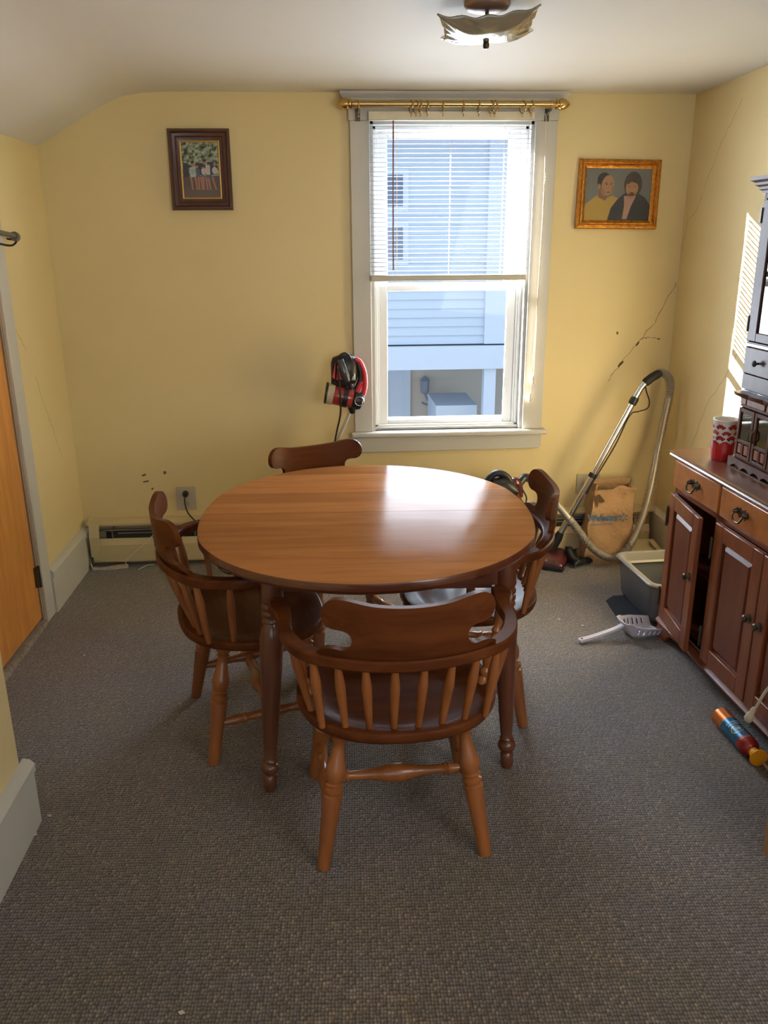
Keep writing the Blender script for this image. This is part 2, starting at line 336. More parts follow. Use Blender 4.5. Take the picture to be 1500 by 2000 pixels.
for (x, z, r1, r2, a) in ((1.278, 1.10, .005, .014, -.6), (1.385, 1.124, .009, .004, .1), (1.171, 1.157, .007, .008, 0), (1.20, 1.0, .020, .007, .8), (-1.237, .474, .012, .006, .3), (-1.13, .485, .008, .010, 0), (-1.23, .44, .018, .004, .1), (-1.20, .40, .007, .006, 0)):
    flat(bm, [(px + random.uniform(-.002, .002), pz + random.uniform(-.002, .002)) for px, pz in ell(x, z, r1, r2, 12, a)], fb)
obj('plaster_chip', bm, mat('chip_brown', (.17, .11, .06), .9), wb)['kind'] = 'structure'
obj('wall_hole', flat(B(), [(px, pz + random.uniform(-.004, .004)) for px, pz in ell(-1.17, .338, .026, .018, 14)], lambda a, b: (a, -.0012, b)), 'hole', wb)['kind'] = 'structure'
bm = B()
for i in range(46):      # flakes where the old paint lifts
    x, z = (random.uniform(-1.53, -1.05), random.uniform(.28, .75)) if i < 24 else (random.uniform(-1.3, -.3), random.uniform(.6, 2.1)) if i < 40 else (random.uniform(.9, 1.4), random.uniform(.7, 1.5))
    r0 = random.uniform(.003, .009); a = random.uniform(0, 3)
    flat(bm, [(px + random.uniform(-.002, .002), pz + random.uniform(-.002, .002)) for px, pz in ell(x, z, r0, r0 * .4, 8, a)], fb)
obj('paint_flake', bm, mat('raised_paint', (.70, .56, .30), .4), wb)['kind'] = 'structure'

# baseboards
def base_prof(bm, y0, y1, x, s, h=.213, d=.026):
    pr = [(0, 0), (d, 0), (d, h - .045), (d + .006, h - .04), (d + .006, h - .018), (d - .006, h - .004), (0, h)]
    rings = [[(x + s * a, y, b) for a, b in pr] for y in (y0, y1)]
    return ring_loft(bm, rings)
struct('baseboard_left', base_prof(B(), -.612, 0, XL, 1), 'trim', smooth=True)
bm = base_prof(B(), YB, -2.078, -1.163, 1); struct('baseboard_partition', bm, 'trim', smooth=True)
struct('baseboard_right', base_prof(B(), YB, 0, XR, -1, .24), 'oldtrim', smooth=True)

# ------------------------------------------------------------ door on the left wall
d = empty('door_1'); d['kind'] = 'structure'
obj('panel', box(B(), XL - .045, XL - .008, DY0 + .004, DY1 - .004, .025, DZ - .004), 'door', d)
bm = B(); box(bm, XL, XL + .018, DY1 + .002, DY1 + .103, 0, DZ + .09); box(bm, XL, XL + .018, DY0 - .10, DY0, 0, DZ + .09); box(bm, XL, XL + .0175, DY0, DY1 + .05, DZ, DZ + .09)
obj('casing', bm, 'trim', d, bevel=.004)
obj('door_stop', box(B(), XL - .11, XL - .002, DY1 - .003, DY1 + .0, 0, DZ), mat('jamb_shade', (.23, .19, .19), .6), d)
for z in (.22, 1.55): hg = B(); box(hg, XL - .009, XL + .006, DY1 - .022, DY1 + .004, z - .045, z + .045); lathe(hg, [(.006, z - .05), (.006, z + .05)], (XL + .006, DY1 + .001, 0), n=10); obj('hinge', hg, 'bronze', d)
th = struct('trim_1', None or ring_loft(B(), [[(XL - .02, y, 0), (XL + .022 + random.uniform(-.004, .004), y, 0), (XL + .012, y, .013), (XL - .02, y, .015)] for y in [DY0 + (DY1 - DY0) * i / 20 for i in range(21)]]), 'strip')

# metal curtain rod bracket on the left wall
t = empty('wall_rod', (XL, -.56, 1.634), label='dark metal rod end with a wire loop above the white door casing', cat='rod')
bm = B(); tube(bm, [(.035, -.16, .012), (.035, .0, 0), (.034, .03, -.004)], .010); lathe(bm, [(.017, 0), (.019, .25), (.019, .75), (.014, 1)], (.035, .018, -.002), (.035, .05, -.007))
obj('rod', bm, 'fin', t, smooth=True)
obj('wire_loop', tube(B(), spline([(.035, -.16, -.03), (.035, -.06, -.038), (.035, -.0, -.036), (.036, .035, -.02), (0, .036, -.012)], 6), .004), 'blackm', t, smooth=True)

# ------------------------------------------------------------ window
W = empty('window_1'); W['kind'] = 'structure'
bm = B()
box(bm, -.154, OX0 - .004, -.022, 0, OZ0, 2.125); box(bm, OX1 + .004, .805, -.022, 0, OZ0, 2.125); box(bm, -.160, .811, -.026, 0, 2.125, 2.21)
obj('casing', bm, 'trim', W, bevel=.003)
bm = B()   # crown over the head casing
pr = [(0, 2.195), (.032, 2.195), (.036, 2.203), (.045, 2.206), (.050, 2.214), (.062, 2.222), (.068, 2.229), (.068, H), (0, H)]
rings = []
for xe, s in ((-.154, -1), (.805, 1)): rings.append([(xe + s * a * .62, -a, b) for a, b in pr])
obj('cornice', ring_loft(bm, rings), 'trim', W, smooth=True, autosm=20)
bm = B(); box(bm, -.172, .826, -.058, .03, .655, .680); obj('window_stool', bm, 'trim', W, bevel=.008)
bm = B(); prism(bm, [(-.148, .655), (.806, .655), (.806, .592), (.796, .578), (-.138, .572), (-.148, .586)], lambda a, b: (a, -.024, b), lambda a, b: (a, 0, b)); obj('apron', bm, 'trim', W, bevel=.003)
bm = B()   # jambs, head, sill
box(bm, OX0 - .004, OX0 + .012, -.005, WT + .01, OZ0, OZ1); box(bm, OX1 - .012, OX1 + .004, -.005, WT + .01, OZ0, OZ1); box(bm, OX0, OX1, -.005, WT + .01, OZ1 - .014, OZ1 + .002); box(bm, OX0, OX1, .02, WT + .05, OZ0 - .02, OZ0 + .012)
obj('jamb', bm, 'trim', W)
bm = B()   # vinyl tracks
for s, x in ((1, OX0 + .012), (-1, OX1 - .012)):
    for (a, b, y0, y1) in ((0, .016, .045, .20), (.014, .026, .088, .096), (.014, .026, .055, .062), (.014, .026, .13, .137), (.014, .034, .19, .20)):
        x0, x1 = sorted((x + s * a, x + s * b)); box(bm, x0, x1, y0, y1, OZ0 + .012, OZ1 - .012)
box(bm, OX0 + .012, OX1 - .012, .045, .20, OZ1 - .034, OZ1 - .014); box(bm, OX0 + .012, OX1 - .012, .045, .20, OZ0 + .01, OZ0 + .022)
obj('window_frame', bm, 'vinyl', W, bevel=.002)
def sash(name, y0, y1, z0, z1, gx0, gx1, gz0, gz1):
    bm = B(); x0, x1 = OX0 + .030, OX1 - .030
    box(bm, x0, gx0, y0, y1, z0, z1); box(bm, gx1, x1, y0, y1, z0, z1); box(bm, gx0, gx1, y0, y1, z0, gz0); box(bm, gx0, gx1, y0, y1, gz1, z1)
    s = obj(name, bm, 'vinyl', W, bevel=.005)
    obj('pane', box(B(), gx0 - .003, gx1 + .003, (y0 + y1) / 2 - .002, (y0 + y1) / 2 + .002, gz0 - .003, gz1 + .003), 'glass', s)
sash('lower_sash', .064, .088, .700, 1.395, .020, .618, .722, 1.366)
sash('upper_sash', .098, .122, 1.375, 2.092, .024, .606, 1.405, 2.060)
obj('sash_lock', box(box(B(), .30, .34, .05, .066, 1.395, 1.402), .31, .33, .045, .07, 1.402, 1.408), 'vinyl', W)

# ------------------------------------------------------------ mini blind
bl = empty('mini_blind', (.311, -.028, 2.125), label='white horizontal mini blind lowered over the upper half of the window', cat='blind')
obj('headrail', box(B(), -.380, .380, -.020, .014, -.002, .036), 'oldtrim', bl, bevel=.003)
obj('bottom_rail', box(B(), -.377, .377, -.016, .012, -.706, -.680), mat('blind_rail', (.50, .47, .39), .4), bl, bevel=.004)
ns = 34; me = None
for i in range(ns):
    z = -.018 - i * (.662 / (ns - 1))
    if me is None:
        bm = B(); pr = [(-.0125 + .025 * k / 6, .0022 * (1 - ((k - 3) / 3) ** 2)) for k in range(7)]
        ca, sa = math.cos(.03), math.sin(.03)
        q = [(a * ca - b * sa, a * sa + b * ca) for a, b in pr]; q2 = [(a, b - .0006) for a, b in q[::-1]]
        ring_loft(bm, [[(x, a, b) for a, b in q + q2] for x in (-.376, .376)])
        o = obj('slat', bm, 'slat', bl, smooth=True, autosm=30, loc=(0, 0, z)); me = o.data
    else: o = bpy.data.objects.new('slat', me); C.objects.link(o); o.parent = bl; o.location = (0, 0, z)
    o.rotation_euler = (random.uniform(-.04, .04), 0, 0)
bm = B()
for x in (-.25, -.0, .25):
    for y in (-.0138, .0138): tube(bm, [(x, y, 0), (x, y, -.69)], .0007, 5)
obj('ladder_cord', bm, 'cord', bl)
obj('tilt_wand', tube(B(), [(-.268, -.026, -.005), (-.270, -.030, -.33), (-.270, -.028, -.655)], .0037, 6), 'wandbr', bl)
pc = obj('pull_cord', tube(tube(B(), spline([(.425, -.012, .022), (.432, -.03, -.02), (.437, -.03, -.4), (.434, -.03, -.8), (.431, -.03, -1.17)], 6), .0016, 6), spline([(.440, -.012, .022), (.446, -.03, -.02), (.436, -.03, -.5), (.43, -.03, -.85), (.4195, -.03, -1.262)], 6), .0016, 6), 'cord', bl)
bm = B()
for i in range(40):      # beaded stretch of the cord
    z = -.20 - i * .0125; bmesh.ops.create_icosphere(bm, subdivisions=1, radius=.0034, matrix=Matrix.Translation((.4375 - .0001 * i, -.032, z)))
obj('bead_chain', bm, 'cream', pc, smooth=True)
for (x, z) in ((.431, -1.165), (.4195, -1.255)):
    obj('tassel', lathe(B(), [(.003, 0), (.005, -.006), (.007, -.02), (.011, -.036), (.0125, -.042), (.009, -.043)], (x, -.03, z), n=14), 'cream', pc, smooth=True)

# ------------------------------------------------------------ curtain rod and rings
RZ, RY = 2.183, -.088
rd = empty('curtain_rod', (.32, RY, RZ), label='brass curtain rod with acorn finials across the top of the window', cat='curtain rod')
def xrod(bm, prof, x0, s): return lathe(bm, prof, (x0, 0, 0), (x0 + s, 0, 0), n=20)
obj('pole', xrod(B(), [(.0135, 0), (.0135, 1)], -.455, .895), 'brass', rd, smooth=True)
for s in (-1, 1):
    obj('finial', lathe(B(), [(.0165, 0), (.0165, .12), (.012, .16), (.012, .24), (.022, .30), (.022, .36), (.017, .40), (.0245, .48), (.0250, .60), (.021, .76), (.012, .90), (.004, .98), (.001, 1)], (s * .435 - .005, 0, 0), (s * .527 - .005, 0, 0), n=24), 'brass', rd, smooth=True)
    x = -.437 if s < 0 else .433
    obj('bracket', tube(box(B(), x - .011, x + .011, .058, .066, -.062, -.01), [(x, .062, -.02), (x, .03, -.022), (x, 0, -.022)], .006), 'bronze', rd)
rg = [.2352 - .32, .0, 0]
ring0 = None
for i, (x, tilt) in enumerate(((-.436, .1), (-.200, .25), (-.178, .35), (-.158, .12), (-.126, .1), (-.056, 0), (.036, 0), (.106, .05), (.161, .35), (.178, .35), (.306, .4), (.345, .25))):
    if ring0 is None:
        r = empty('curtain_ring'); ring0 = r
        obj('hoop', tube(B(), [(0, .0205 * math.cos(a * PI / 12), .0205 * math.sin(a * PI / 12)) for a in range(24)], .0022, 8, closed=True), 'brass', r, smooth=True)
        obj('eyelet', tube(B(), [(0, .005 * math.cos(a * PI / 6), -.027 + .005 * math.sin(a * PI / 6)) for a in range(12)], .0013, 6, closed=True), 'brass', r, smooth=True)
    else: r = copy_tree(ring0)
    r.scale = (1.25, 1.25, 1.25); r.location = (.32 + x, RY, RZ - .011); r.rotation_euler = (0, 0, tilt)
    where = 'leftmost ring, beside the left finial' if i == 0 else ('second', 'third', 'fourth', 'fifth', 'sixth', 'seventh', 'eighth', 'ninth', 'tenth', 'eleventh', 'twelfth')[i - 1] + ' ring from the left'
    if i == 11: where = 'rightmost ring, beside the right finial'
    tag(r, 'small brass curtain ring on the rod, ' + where, 'curtain ring', 'brass curtain rings on the rod')
for x0, x1, lb in ((.245, .375, 'longer dark metal mending plate screwed to head casing, under middle curtain rings'), (.440, .506, 'shorter dark metal mending plate screwed to head casing, right of the longer plate')):
    t = empty('mending_plate', ((x0 + x1) / 2, -.026, 2.158), label=lb, cat='metal plate'); w_ = (x1 - x0) / 2
    obj('plate', box(B(), -w_, w_, -.003, 0, -.006, .006), 'bronze', t)
    for k in range(4 if w_ > .05 else 2): xx = -w_ + .012 + k * (2 * w_ - .024) / (3 if w_ > .05 else 1); obj('screw', lathe(B(), [(.0035, 0), (.002, 1)], (xx, -.003, 0), (xx, -.0045, 0), n=10), 'chrome', t)

# ------------------------------------------------------------ baseboard heater along the back wall
t = empty('baseboard_heater', (0, 0, 0), label='long beige baseboard heater with dark slot along the foot of the back wall', cat='heater')
hx0, hx1 = -1.535, 1.424
bm = B(); prism(bm, [(0, .02), (.012, .02), (.012, .212), (.05, .226), (.064, .226), (.064, .236), (.03, .250), (0, .252)], lambda a, b: (hx0, -a, b), lambda a, b: (hx1, -a, b)); obj('back_plate', bm, 'heater', t)
bm = B(); prism(bm, [(.068, .035), (.076, .035), (.076, .125), (.062, .156), (.055, .156), (.068, .122)], lambda a, b: (hx0 + .02, -a, b), lambda a, b: (hx1 - .02, -a, b)); obj('front_cover', bm, 'heater', t)
bm = B(); box(bm, hx0 + .09, hx1 - .1, -.052, -.018, .13, .19); obj('heating_element', bm, 'dark', t)
bm = B(); tube(bm, [(hx0 + .03, -.045, .196), (hx1 - .03, -.045, .196)], .006); box(bm, hx0 + .15, hx1 - .2, -.054, -.05, .178, .186); obj('damper_rod', bm, 'fin', t)
for xx in [hx0 + .12 + i * .42 for i in range(7)]: obj('support_bracket', box(B(), xx, xx + .006, -.062, -.012, .04, .205), 'fin', t)
bm = B(); prism(bm, [(.06, .238), (.070, .236), (.086, .17), (.086, .065), (.080, .065), (.080, .168), (.064, .228)], lambda a, b: (hx0 + .012, -a, b), lambda a, b: (hx0 + .062, -a, b)); obj('end_cap', bm, 'heater', t)
tp = tag(obj('paint_tape', ring_loft(B(), [[(x, y - .008, .002), (x, y + .010, .002), (x, y + .008, z), (x, y - .006, z)] for x, y, z in [(-1.535, -.055, .09), (-1.532, -.085, .03), (-1.52, -.10, .016), (-1.47, -.105, .014), (-1.42, -.10, .02), (-1.37, -.085, .022), (-1.345, -.080, .02)]]), 'spill'), 'crumpled off-white strip lying on carpet at left end of the heater', 'strip')
tag(obj('thin_cable', tube(B(), spline([(-1.345, -.085, .02), (-1.35, -.10, .04), (-1.31, -.096, .08), (-1.24, -.088, .14), (-1.18, -.078, .20), (-1.16, -.072, .245), (-1.14, -.02, .262)], 6), .0028, 8), 'oldtrim', smooth=True), 'thin off-white cable slanting across the front of the baseboard heater', 'cable')
tag(obj('cable_end', tube(B(), spline([(-1.285, -.12, .004), (-1.27, -.10, .006), (-1.245, -.082, .012), (-1.21, -.080, .014)], 5), .003, 6), mat('pale_teal', (.35, .45, .42), .5), smooth=True), 'short pale cable stub on the carpet in front of the baseboard heater', 'cable')

# ------------------------------------------------------------ outlets
def outlet(x, z, lb, w_=.05, h_=.062, recs=((0, .028), (0, -.028))):
    t = empty('wall_outlet', (x, 0, z), label=lb, cat='outlet')
    obj('cover_plate', box(B(), -w_, w_, -.006, 0, -h_, h_), 'ivory', t, bevel=.002)
    for (a, b) in recs:
        r = obj('socket', prism(B(), ell(a, b, .016, .019, 16), lambda p, q: (p, -.008, q), lambda p, q: (p, -.004, q)), mat('socket', (.40, .36, .29), .4), t)
        obj('slot', box(box(B(), a - .007, a - .005, -.0085, -.007, b - .004, b + .006), a + .005, a + .007, -.0085, -.007, b - .004, b + .006), 'hole', r)
    return t
outlet(-1.032, .345, 'ivory wall outlet on the left, with a black plug in it')
outlet(1.075, .372, 'grey-beige wall outlet on the right, half hidden behind the vacuum wand', .062, .055, ((-.02, .0),))
t = empty('power_plug', (-1.032, -.008, .375), label='black plug with cord in the left wall outlet, cord running down behind table', cat='plug')
obj('plug_body', lathe(B(), [(.010, 0), (.016, .2), (.016, .7), (.009, 1)], (0, 0, 0), (.002, -.032, -.004)), 'black', t, smooth=True)
obj('cord', tube(B(), spline([(0, -.03, -.005), (.0, -.045, -.04), (.012, -.05, -.09), (.045, -.06, -.13), (.09, -.095, -.16), (.13, -.14, -.30), (.20, -.20, -.364), (.30, -.22, -.366), (.38, -.26, -.366)], 7), .0035, 8), 'black', t, smooth=True)

# ------------------------------------------------------------ pictures
def framed(name, cx, cz, w_, h_, prof, m, lb, cat, tilt=0):
    """mitred frame; prof [(inset from outer edge, depth)]"""
    t = empty(name, (cx, -.002, cz), label=lb, cat=cat); t.rotation_euler = (math.radians(-2.5), tilt, 0)
    bm = B(); rings = []
    for (sx, sz) in ((-1, -1), (1, -1), (1, 1), (-1, 1)):
        rings.append([(sx * (w_ / 2 - a), -b, sz * (h_ / 2 - a)) for a, b in prof])
    ring_loft(bm, rings, closed=True); obj('frame', bm, m, t, smooth=True, autosm=25)
    return t
fw, fh = .278, .348
t = framed('family_photograph', -.840, 1.918, fw, fh, [(0, 0), (0, .018), (.006, .026), (.013, .026), (.018, .019), (.024, .017), (.032, .016), (.036, .011), (.043, .010), (.050, .008), (.050, 0)], 'frame', 'small family photograph in dark brown moulded wooden frame, left of the window', 'picture')
ff = lambda y: (lambda a, b: (a, -y, b))
bm = B(); rings = [[(sx * (fw / 2 - a), -b, sz * (fh / 2 - a)) for a, b in ((.049, .004), (.049, .010), (.052, .011), (.056, .009), (.056, .004))] for (sx, sz) in ((-1, -1), (1, -1), (1, 1), (-1, 1))]
obj('gold_fillet', ring_loft(bm, rings, closed=True), 'goldline', t)
leaf = mat('photo_foliage', (.02, .035, .025), .35, var=(75, (.42, .48, .32), .12), coat=.4)
ph = obj('print', flat(B(), [(-.085, -.12), (.085, -.12), (.085, .12), (-.085, .12)], ff(.0045)), leaf, t)
def pm(n, c, r=.4): return mat('pic_' + n, c, r, coat=.3)
skin, skin2, hairc = pm('skin', (.38, .19, .14)), pm('skin_shade', (.26, .12, .09)), pm('hair', (.06, .035, .03))
gnd = pm('ground', (.13, .10, .085)); aqua = pm('aqua', (.30, .44, .44)); whitep = pm('white', (.52, .48, .46)); denim = pm('denim', (.09, .12, .18)); wallp = pm('stone', (.12, .085, .08)); navy = pm('navy', (.045, .05, .075))
def shp(parent, nm, polys, m, y):
    bm = B()
    for p in polys: flat(bm, p, ff(y))
    return obj(nm, bm, m, parent)
rect = lambda x0, x1, z0, z1: [(x0, z0), (x1, z0), (x1, z1), (x0, z1)]
shp(ph, 'painted_ground', [rect(-.085, .085, -.12, -.075)], gnd, .0048); shp(ph, 'stone_bench', [rect(-.085, .085, -.075, -.025)], wallp, .0049)
shp(ph, 'background_figures', [rect(-.08, -.055, -.03, .03), rect(.03, .06, -.02, .035), rect(-.012, .02, -.02, .03)], navy, .0050)
legs = [[(x, -.028), (x + .010, -.028), (x + .010 + dx, -.085), (x + .003 + dx, -.085)] for x, dx in ((-.052, .004), (-.033, .006), (-.018, 0), (-.006, .002), (.004, .0), (.016, .004), (.027, .006), (.045, .014))]
shp(ph, 'painted_legs', legs, skin, .0052)
shp(ph, 'painted_clothing', [rect(-.05, -.025, -.03, .012), ell(.012, -.005, .011, .016, 10), rect(.022, .042, -.02, .022), ell(.063, -.002, .013, .016, 10)], whitep, .0053)
shp(ph, 'painted_shirt', [ell(-.037, -.005, .009, .014, 10), ], aqua, .0055); shp(ph, 'painted_shorts', [rect(-.022, -.006, -.025, .004), rect(.022, .05, -.034, -.02)], denim, .0054)
shp(ph, 'painted_head', [ell(-.037, .026, .008, .011, 12), ell(-.017, .018, .007, .010, 12), ell(.010, .013, .006, .008, 12), ell(.017, .033, .008, .011, 12), ell(.064, .025, .007, .009, 12)], skin, .0056)
shp(ph, 'painted_hair', [ell(-.037, .034, .009, .006, 12), ell(-.017, .025, .008, .006, 12), ell(.010, .018, .007, .005, 12), ell(.017, .041, .009, .006, 12)], hairc, .0058)
obj('glazing', flat(B(), rect(-.088, .088, -.122, .122), ff(.0064)), 'glass', t)

gw, gh = .395, .312
t = framed('portrait_painting', 1.117, 1.805, gw, gh, [(0, 0), (0, .016), (.005, .026), (.011, .030), (.017, .026), (.021, .020), (.027, .022), (.033, .016), (.040, .012), (.040, 0)], 'gold', 'couple portrait painting in ornate gold frame on right of the back wall', 'picture', .015)
bm = B(); tube(bm, [(sx * (gw / 2 - .016), -.028, sz * (gh / 2 - .016)) for sx, sz in ((-1, -1), (1, -1), (1, 1), (-1, 1))], .004, 6, closed=True)
obj('beaded_moulding', bm, 'gold', t)
pt = obj('canvas', flat(B(), rect(-.16, .16, -.12, .12), ff(.008)), pm('grey_background', (.16, .165, .16), .5), t)
yel, darkc, sk, sks, hr, hr2, shirt = pm('yellow_shirt', (.42, .27, .055)), pm('dark_jacket', (.022, .024, .03)), pm('warm_skin', (.36, .19, .10)), pm('shaded_skin', (.21, .10, .055)), pm('black_hair', (.03, .026, .024)), pm('brown_hair', (.05, .035, .026)), pm('pink_blouse', (.40, .22, .17))
shp(pt, 'painted_yellow_shirt', [[(-.16, -.12), (-.02, -.12), (.015, -.02), (-.03, -.005), (-.06, -.02), (-.085, .005), (-.11, -.01), (-.155, -.045)]], yel, .0083)
shp(pt, 'painted_man_neck', [[(-.092, .03), (-.045, .0), (-.06, -.028), (-.096, -.012)]], sks, .0085)
shp(pt, 'painted_man_hair', [ell(-.070, .060, .034, .038, 20, .2)], hr, .0086)
shp(pt, 'painted_man_face', [ell(-.052, .040, .030, .046, 20, -.1), ell(-.092, .035, .007, .013, 10)], sk, .0088)
shp(pt, 'painted_man_shading', [ell(-.074, .012, .008, .020, 14, .3), ell(-.029, .022, .005, .020, 10)], pm('soft_shade', (.28, .145, .08)), .0089)
shp(pt, 'painted_man_features', [ell(-.058, .044, .006, .002, 8), ell(-.036, .044, .005, .002, 8), ell(-.060, .051, .008, .0018, 8), ell(-.035, .051, .006, .0018, 8), ell(-.048, .010, .009, .0022, 8)], hr, .0090)
shp(pt, 'painted_woman_jacket', [[(-.045, -.12), (.16, -.12), (.16, -.045), (.13, -.01), (.09, .012), (.04, .012), (.0, -.02), (-.03, -.06)]], darkc, .0084)
shp(pt, 'painted_woman_hair', [ell(.070, .045, .044, .058, 22)], hr2, .0085)
shp(pt, 'painted_blouse', [[(.030, -.005), (.088, -.005), (.068, -.05), (.05, -.11), (.028, -.11), (.034, -.05)]], shirt, .0087)
shp(pt, 'painted_woman_face', [ell(.066, .030, .030, .040, 20), ell(.064, -.004, .016, .016, 12)], sk, .0089)
shp(pt, 'painted_woman_fringe', [[(.036, .062), (.045, .045), (.062, .058), (.085, .052), (.098, .040), (.097, .075), (.055, .085)]], hr2, .0091)
shp(pt, 'painted_woman_features', [ell(.055, .036, .006, .002, 8), ell(.079, .036, .006, .002, 8), ell(.066, .010, .009, .002, 8)], pm('lips', (.16, .06, .045)), .0092)
obj('glazing', flat(B(), rect(-.16, .16, -.12, .12), ff(.0105)), 'glass', t)

# ------------------------------------------------------------ ceiling lamp
LX, LY = .207, -1.50
t = empty('ceiling_lamp', (LX, LY, H), label='square smoked glass ceiling lamp with rippled corners hanging from the ceiling', cat='lamp')
obj('canopy', lathe(B(), [(.066, 0), (.066, -.006), (.058, -.016), (.035, -.022), (.012, -.024)], (0, 0, 0), n=32), 'canopy', t, smooth=True)
obj('stem', lathe(B(), [(.0055, -.01), (.0055, -.096)], (0, 0, 0), n=12), 'bronze', t, smooth=True)
bm = B(); N = 28; hs_ = .124; g = []
def lampz(u, v):
    e = max(abs(u), abs(v)); r = math.hypot(u, v)
    z = -.098 + .036 * (e ** 2.4) + .012 * max(0, (abs(u) * abs(v)) ** 3)
    if e > .55: z += .004 * math.sin((abs(u) - abs(v)) * 11) * (e - .55) / .45
    return z
for j in range(N + 1):
    row = []
    for i in range(N + 1):
        u = -1 + 2 * i / N; v = -1 + 2 * j / N; k = 1 + .13 * (abs(u * v)) ** 3
        row.append(bm.verts.new((u * hs_ * k, v * hs_ * k, lampz(u, v))))
    g.append(row)
for j in range(N):
    for i in range(N): bm.faces.new((g[j][i], g[j][i + 1], g[j + 1][i + 1], g[j + 1][i]))
o = obj('lamp_shade', bm, 'lamp', t, smooth=True, autosm=80); o.rotation_euler = (0, math.radians(-3), math.radians(-9)); md = o.modifiers.new('s', 'SOLIDIFY'); md.thickness = .005
obj('finial', lathe(B(), [(.004, -.092), (.009, -.100), (.009, -.112), (.005, -.116)], (0, 0, 0), n=14), 'bronze', t, smooth=True)

# ------------------------------------------------------------ dining table
TC = (-.157, -1.532); TR = math.radians(-1.5)
T = empty('dining_table', (*TC, 0), TR, label='large oval wooden dining table with turned legs in the middle of the room', cat='table')
def stad(off, n=96):
    out = []
    for i in range(n):
        a = 2 * PI * i / n; c, s = math.cos(a), math.sin(a)
        out.append(((.545 - off) * c, (.545 - off) * s + .068 * max(-1, min(1, s * 3.0))))
    return out
def top_half(sy):
    bm = B(); P = [p for p in stad(0, 192)]
    def half(off): 
        q = [p for p in stad(off, 192) if p[1] * sy >= -1e-9]
        q.sort(key=lambda p: math.atan2(p[1] * sy, p[0])); return [(x, max(.0009, y * sy) * sy) for x, y in q]
    rings = []
    for off, z in ((.006, .745), (.002, .7435), (0, .740), (0, .722), (.006, .712), (.018, .706), (.026, .704)):
        rings.append([(x, y, z) for x, y in half(off)])
    ring_loft(bm, rings); return bm
M['chair'].node_tree.nodes['Principled BSDF'].inputs['IOR'].default_value = 1.25

for s, nm in ((-1, 'near'), (1, 'far')):
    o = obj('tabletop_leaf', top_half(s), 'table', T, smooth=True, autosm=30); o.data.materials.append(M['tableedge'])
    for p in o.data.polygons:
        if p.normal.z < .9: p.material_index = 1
bm = B()
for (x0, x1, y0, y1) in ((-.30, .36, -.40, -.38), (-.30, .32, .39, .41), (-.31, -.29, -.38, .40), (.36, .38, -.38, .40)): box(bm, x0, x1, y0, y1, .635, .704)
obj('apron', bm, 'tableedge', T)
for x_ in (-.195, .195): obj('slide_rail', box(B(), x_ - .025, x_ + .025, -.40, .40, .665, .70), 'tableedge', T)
def tleg():
    pr = [(.013, 0), (.0165, .012), (.0175, .05), (.013, .056), (.021, .066), (.0245, .078), (.021, .092), (.014, .098), (.0185, .104), (.0150, .112), (.0185, .16), (.024, .30), (.0295, .47), (.0300, .50), (.027, .53), (.020, .548), (.0255, .553), (.0255, .561), (.0215, .566), (.0265, .572), (.0265, .582), (.0225, .587), (.0270, .593), (.0270, .602), (.024, .608), (.0285, .62), (.0275, .66), (.0275, .70)]
    return lathe(B(), [(r * 1.2, z / .70) for r, z in pr], (0, 0, 0), (0, 0, .70), n=28)
lm = None
ct, st = math.cos(-TR), math.sin(-TR)
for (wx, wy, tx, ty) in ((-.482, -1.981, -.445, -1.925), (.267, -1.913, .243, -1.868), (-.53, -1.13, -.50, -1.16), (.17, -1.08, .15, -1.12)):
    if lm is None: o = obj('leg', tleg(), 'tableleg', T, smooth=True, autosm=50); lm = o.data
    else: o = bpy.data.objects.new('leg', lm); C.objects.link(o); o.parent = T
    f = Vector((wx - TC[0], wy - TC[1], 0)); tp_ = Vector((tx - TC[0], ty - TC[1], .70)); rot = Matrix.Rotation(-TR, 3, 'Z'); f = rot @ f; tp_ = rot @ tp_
    o.location = f; o.rotation_euler = Vector((0, 0, 1)).rotation_difference((tp_ - f).normalized()).to_euler()

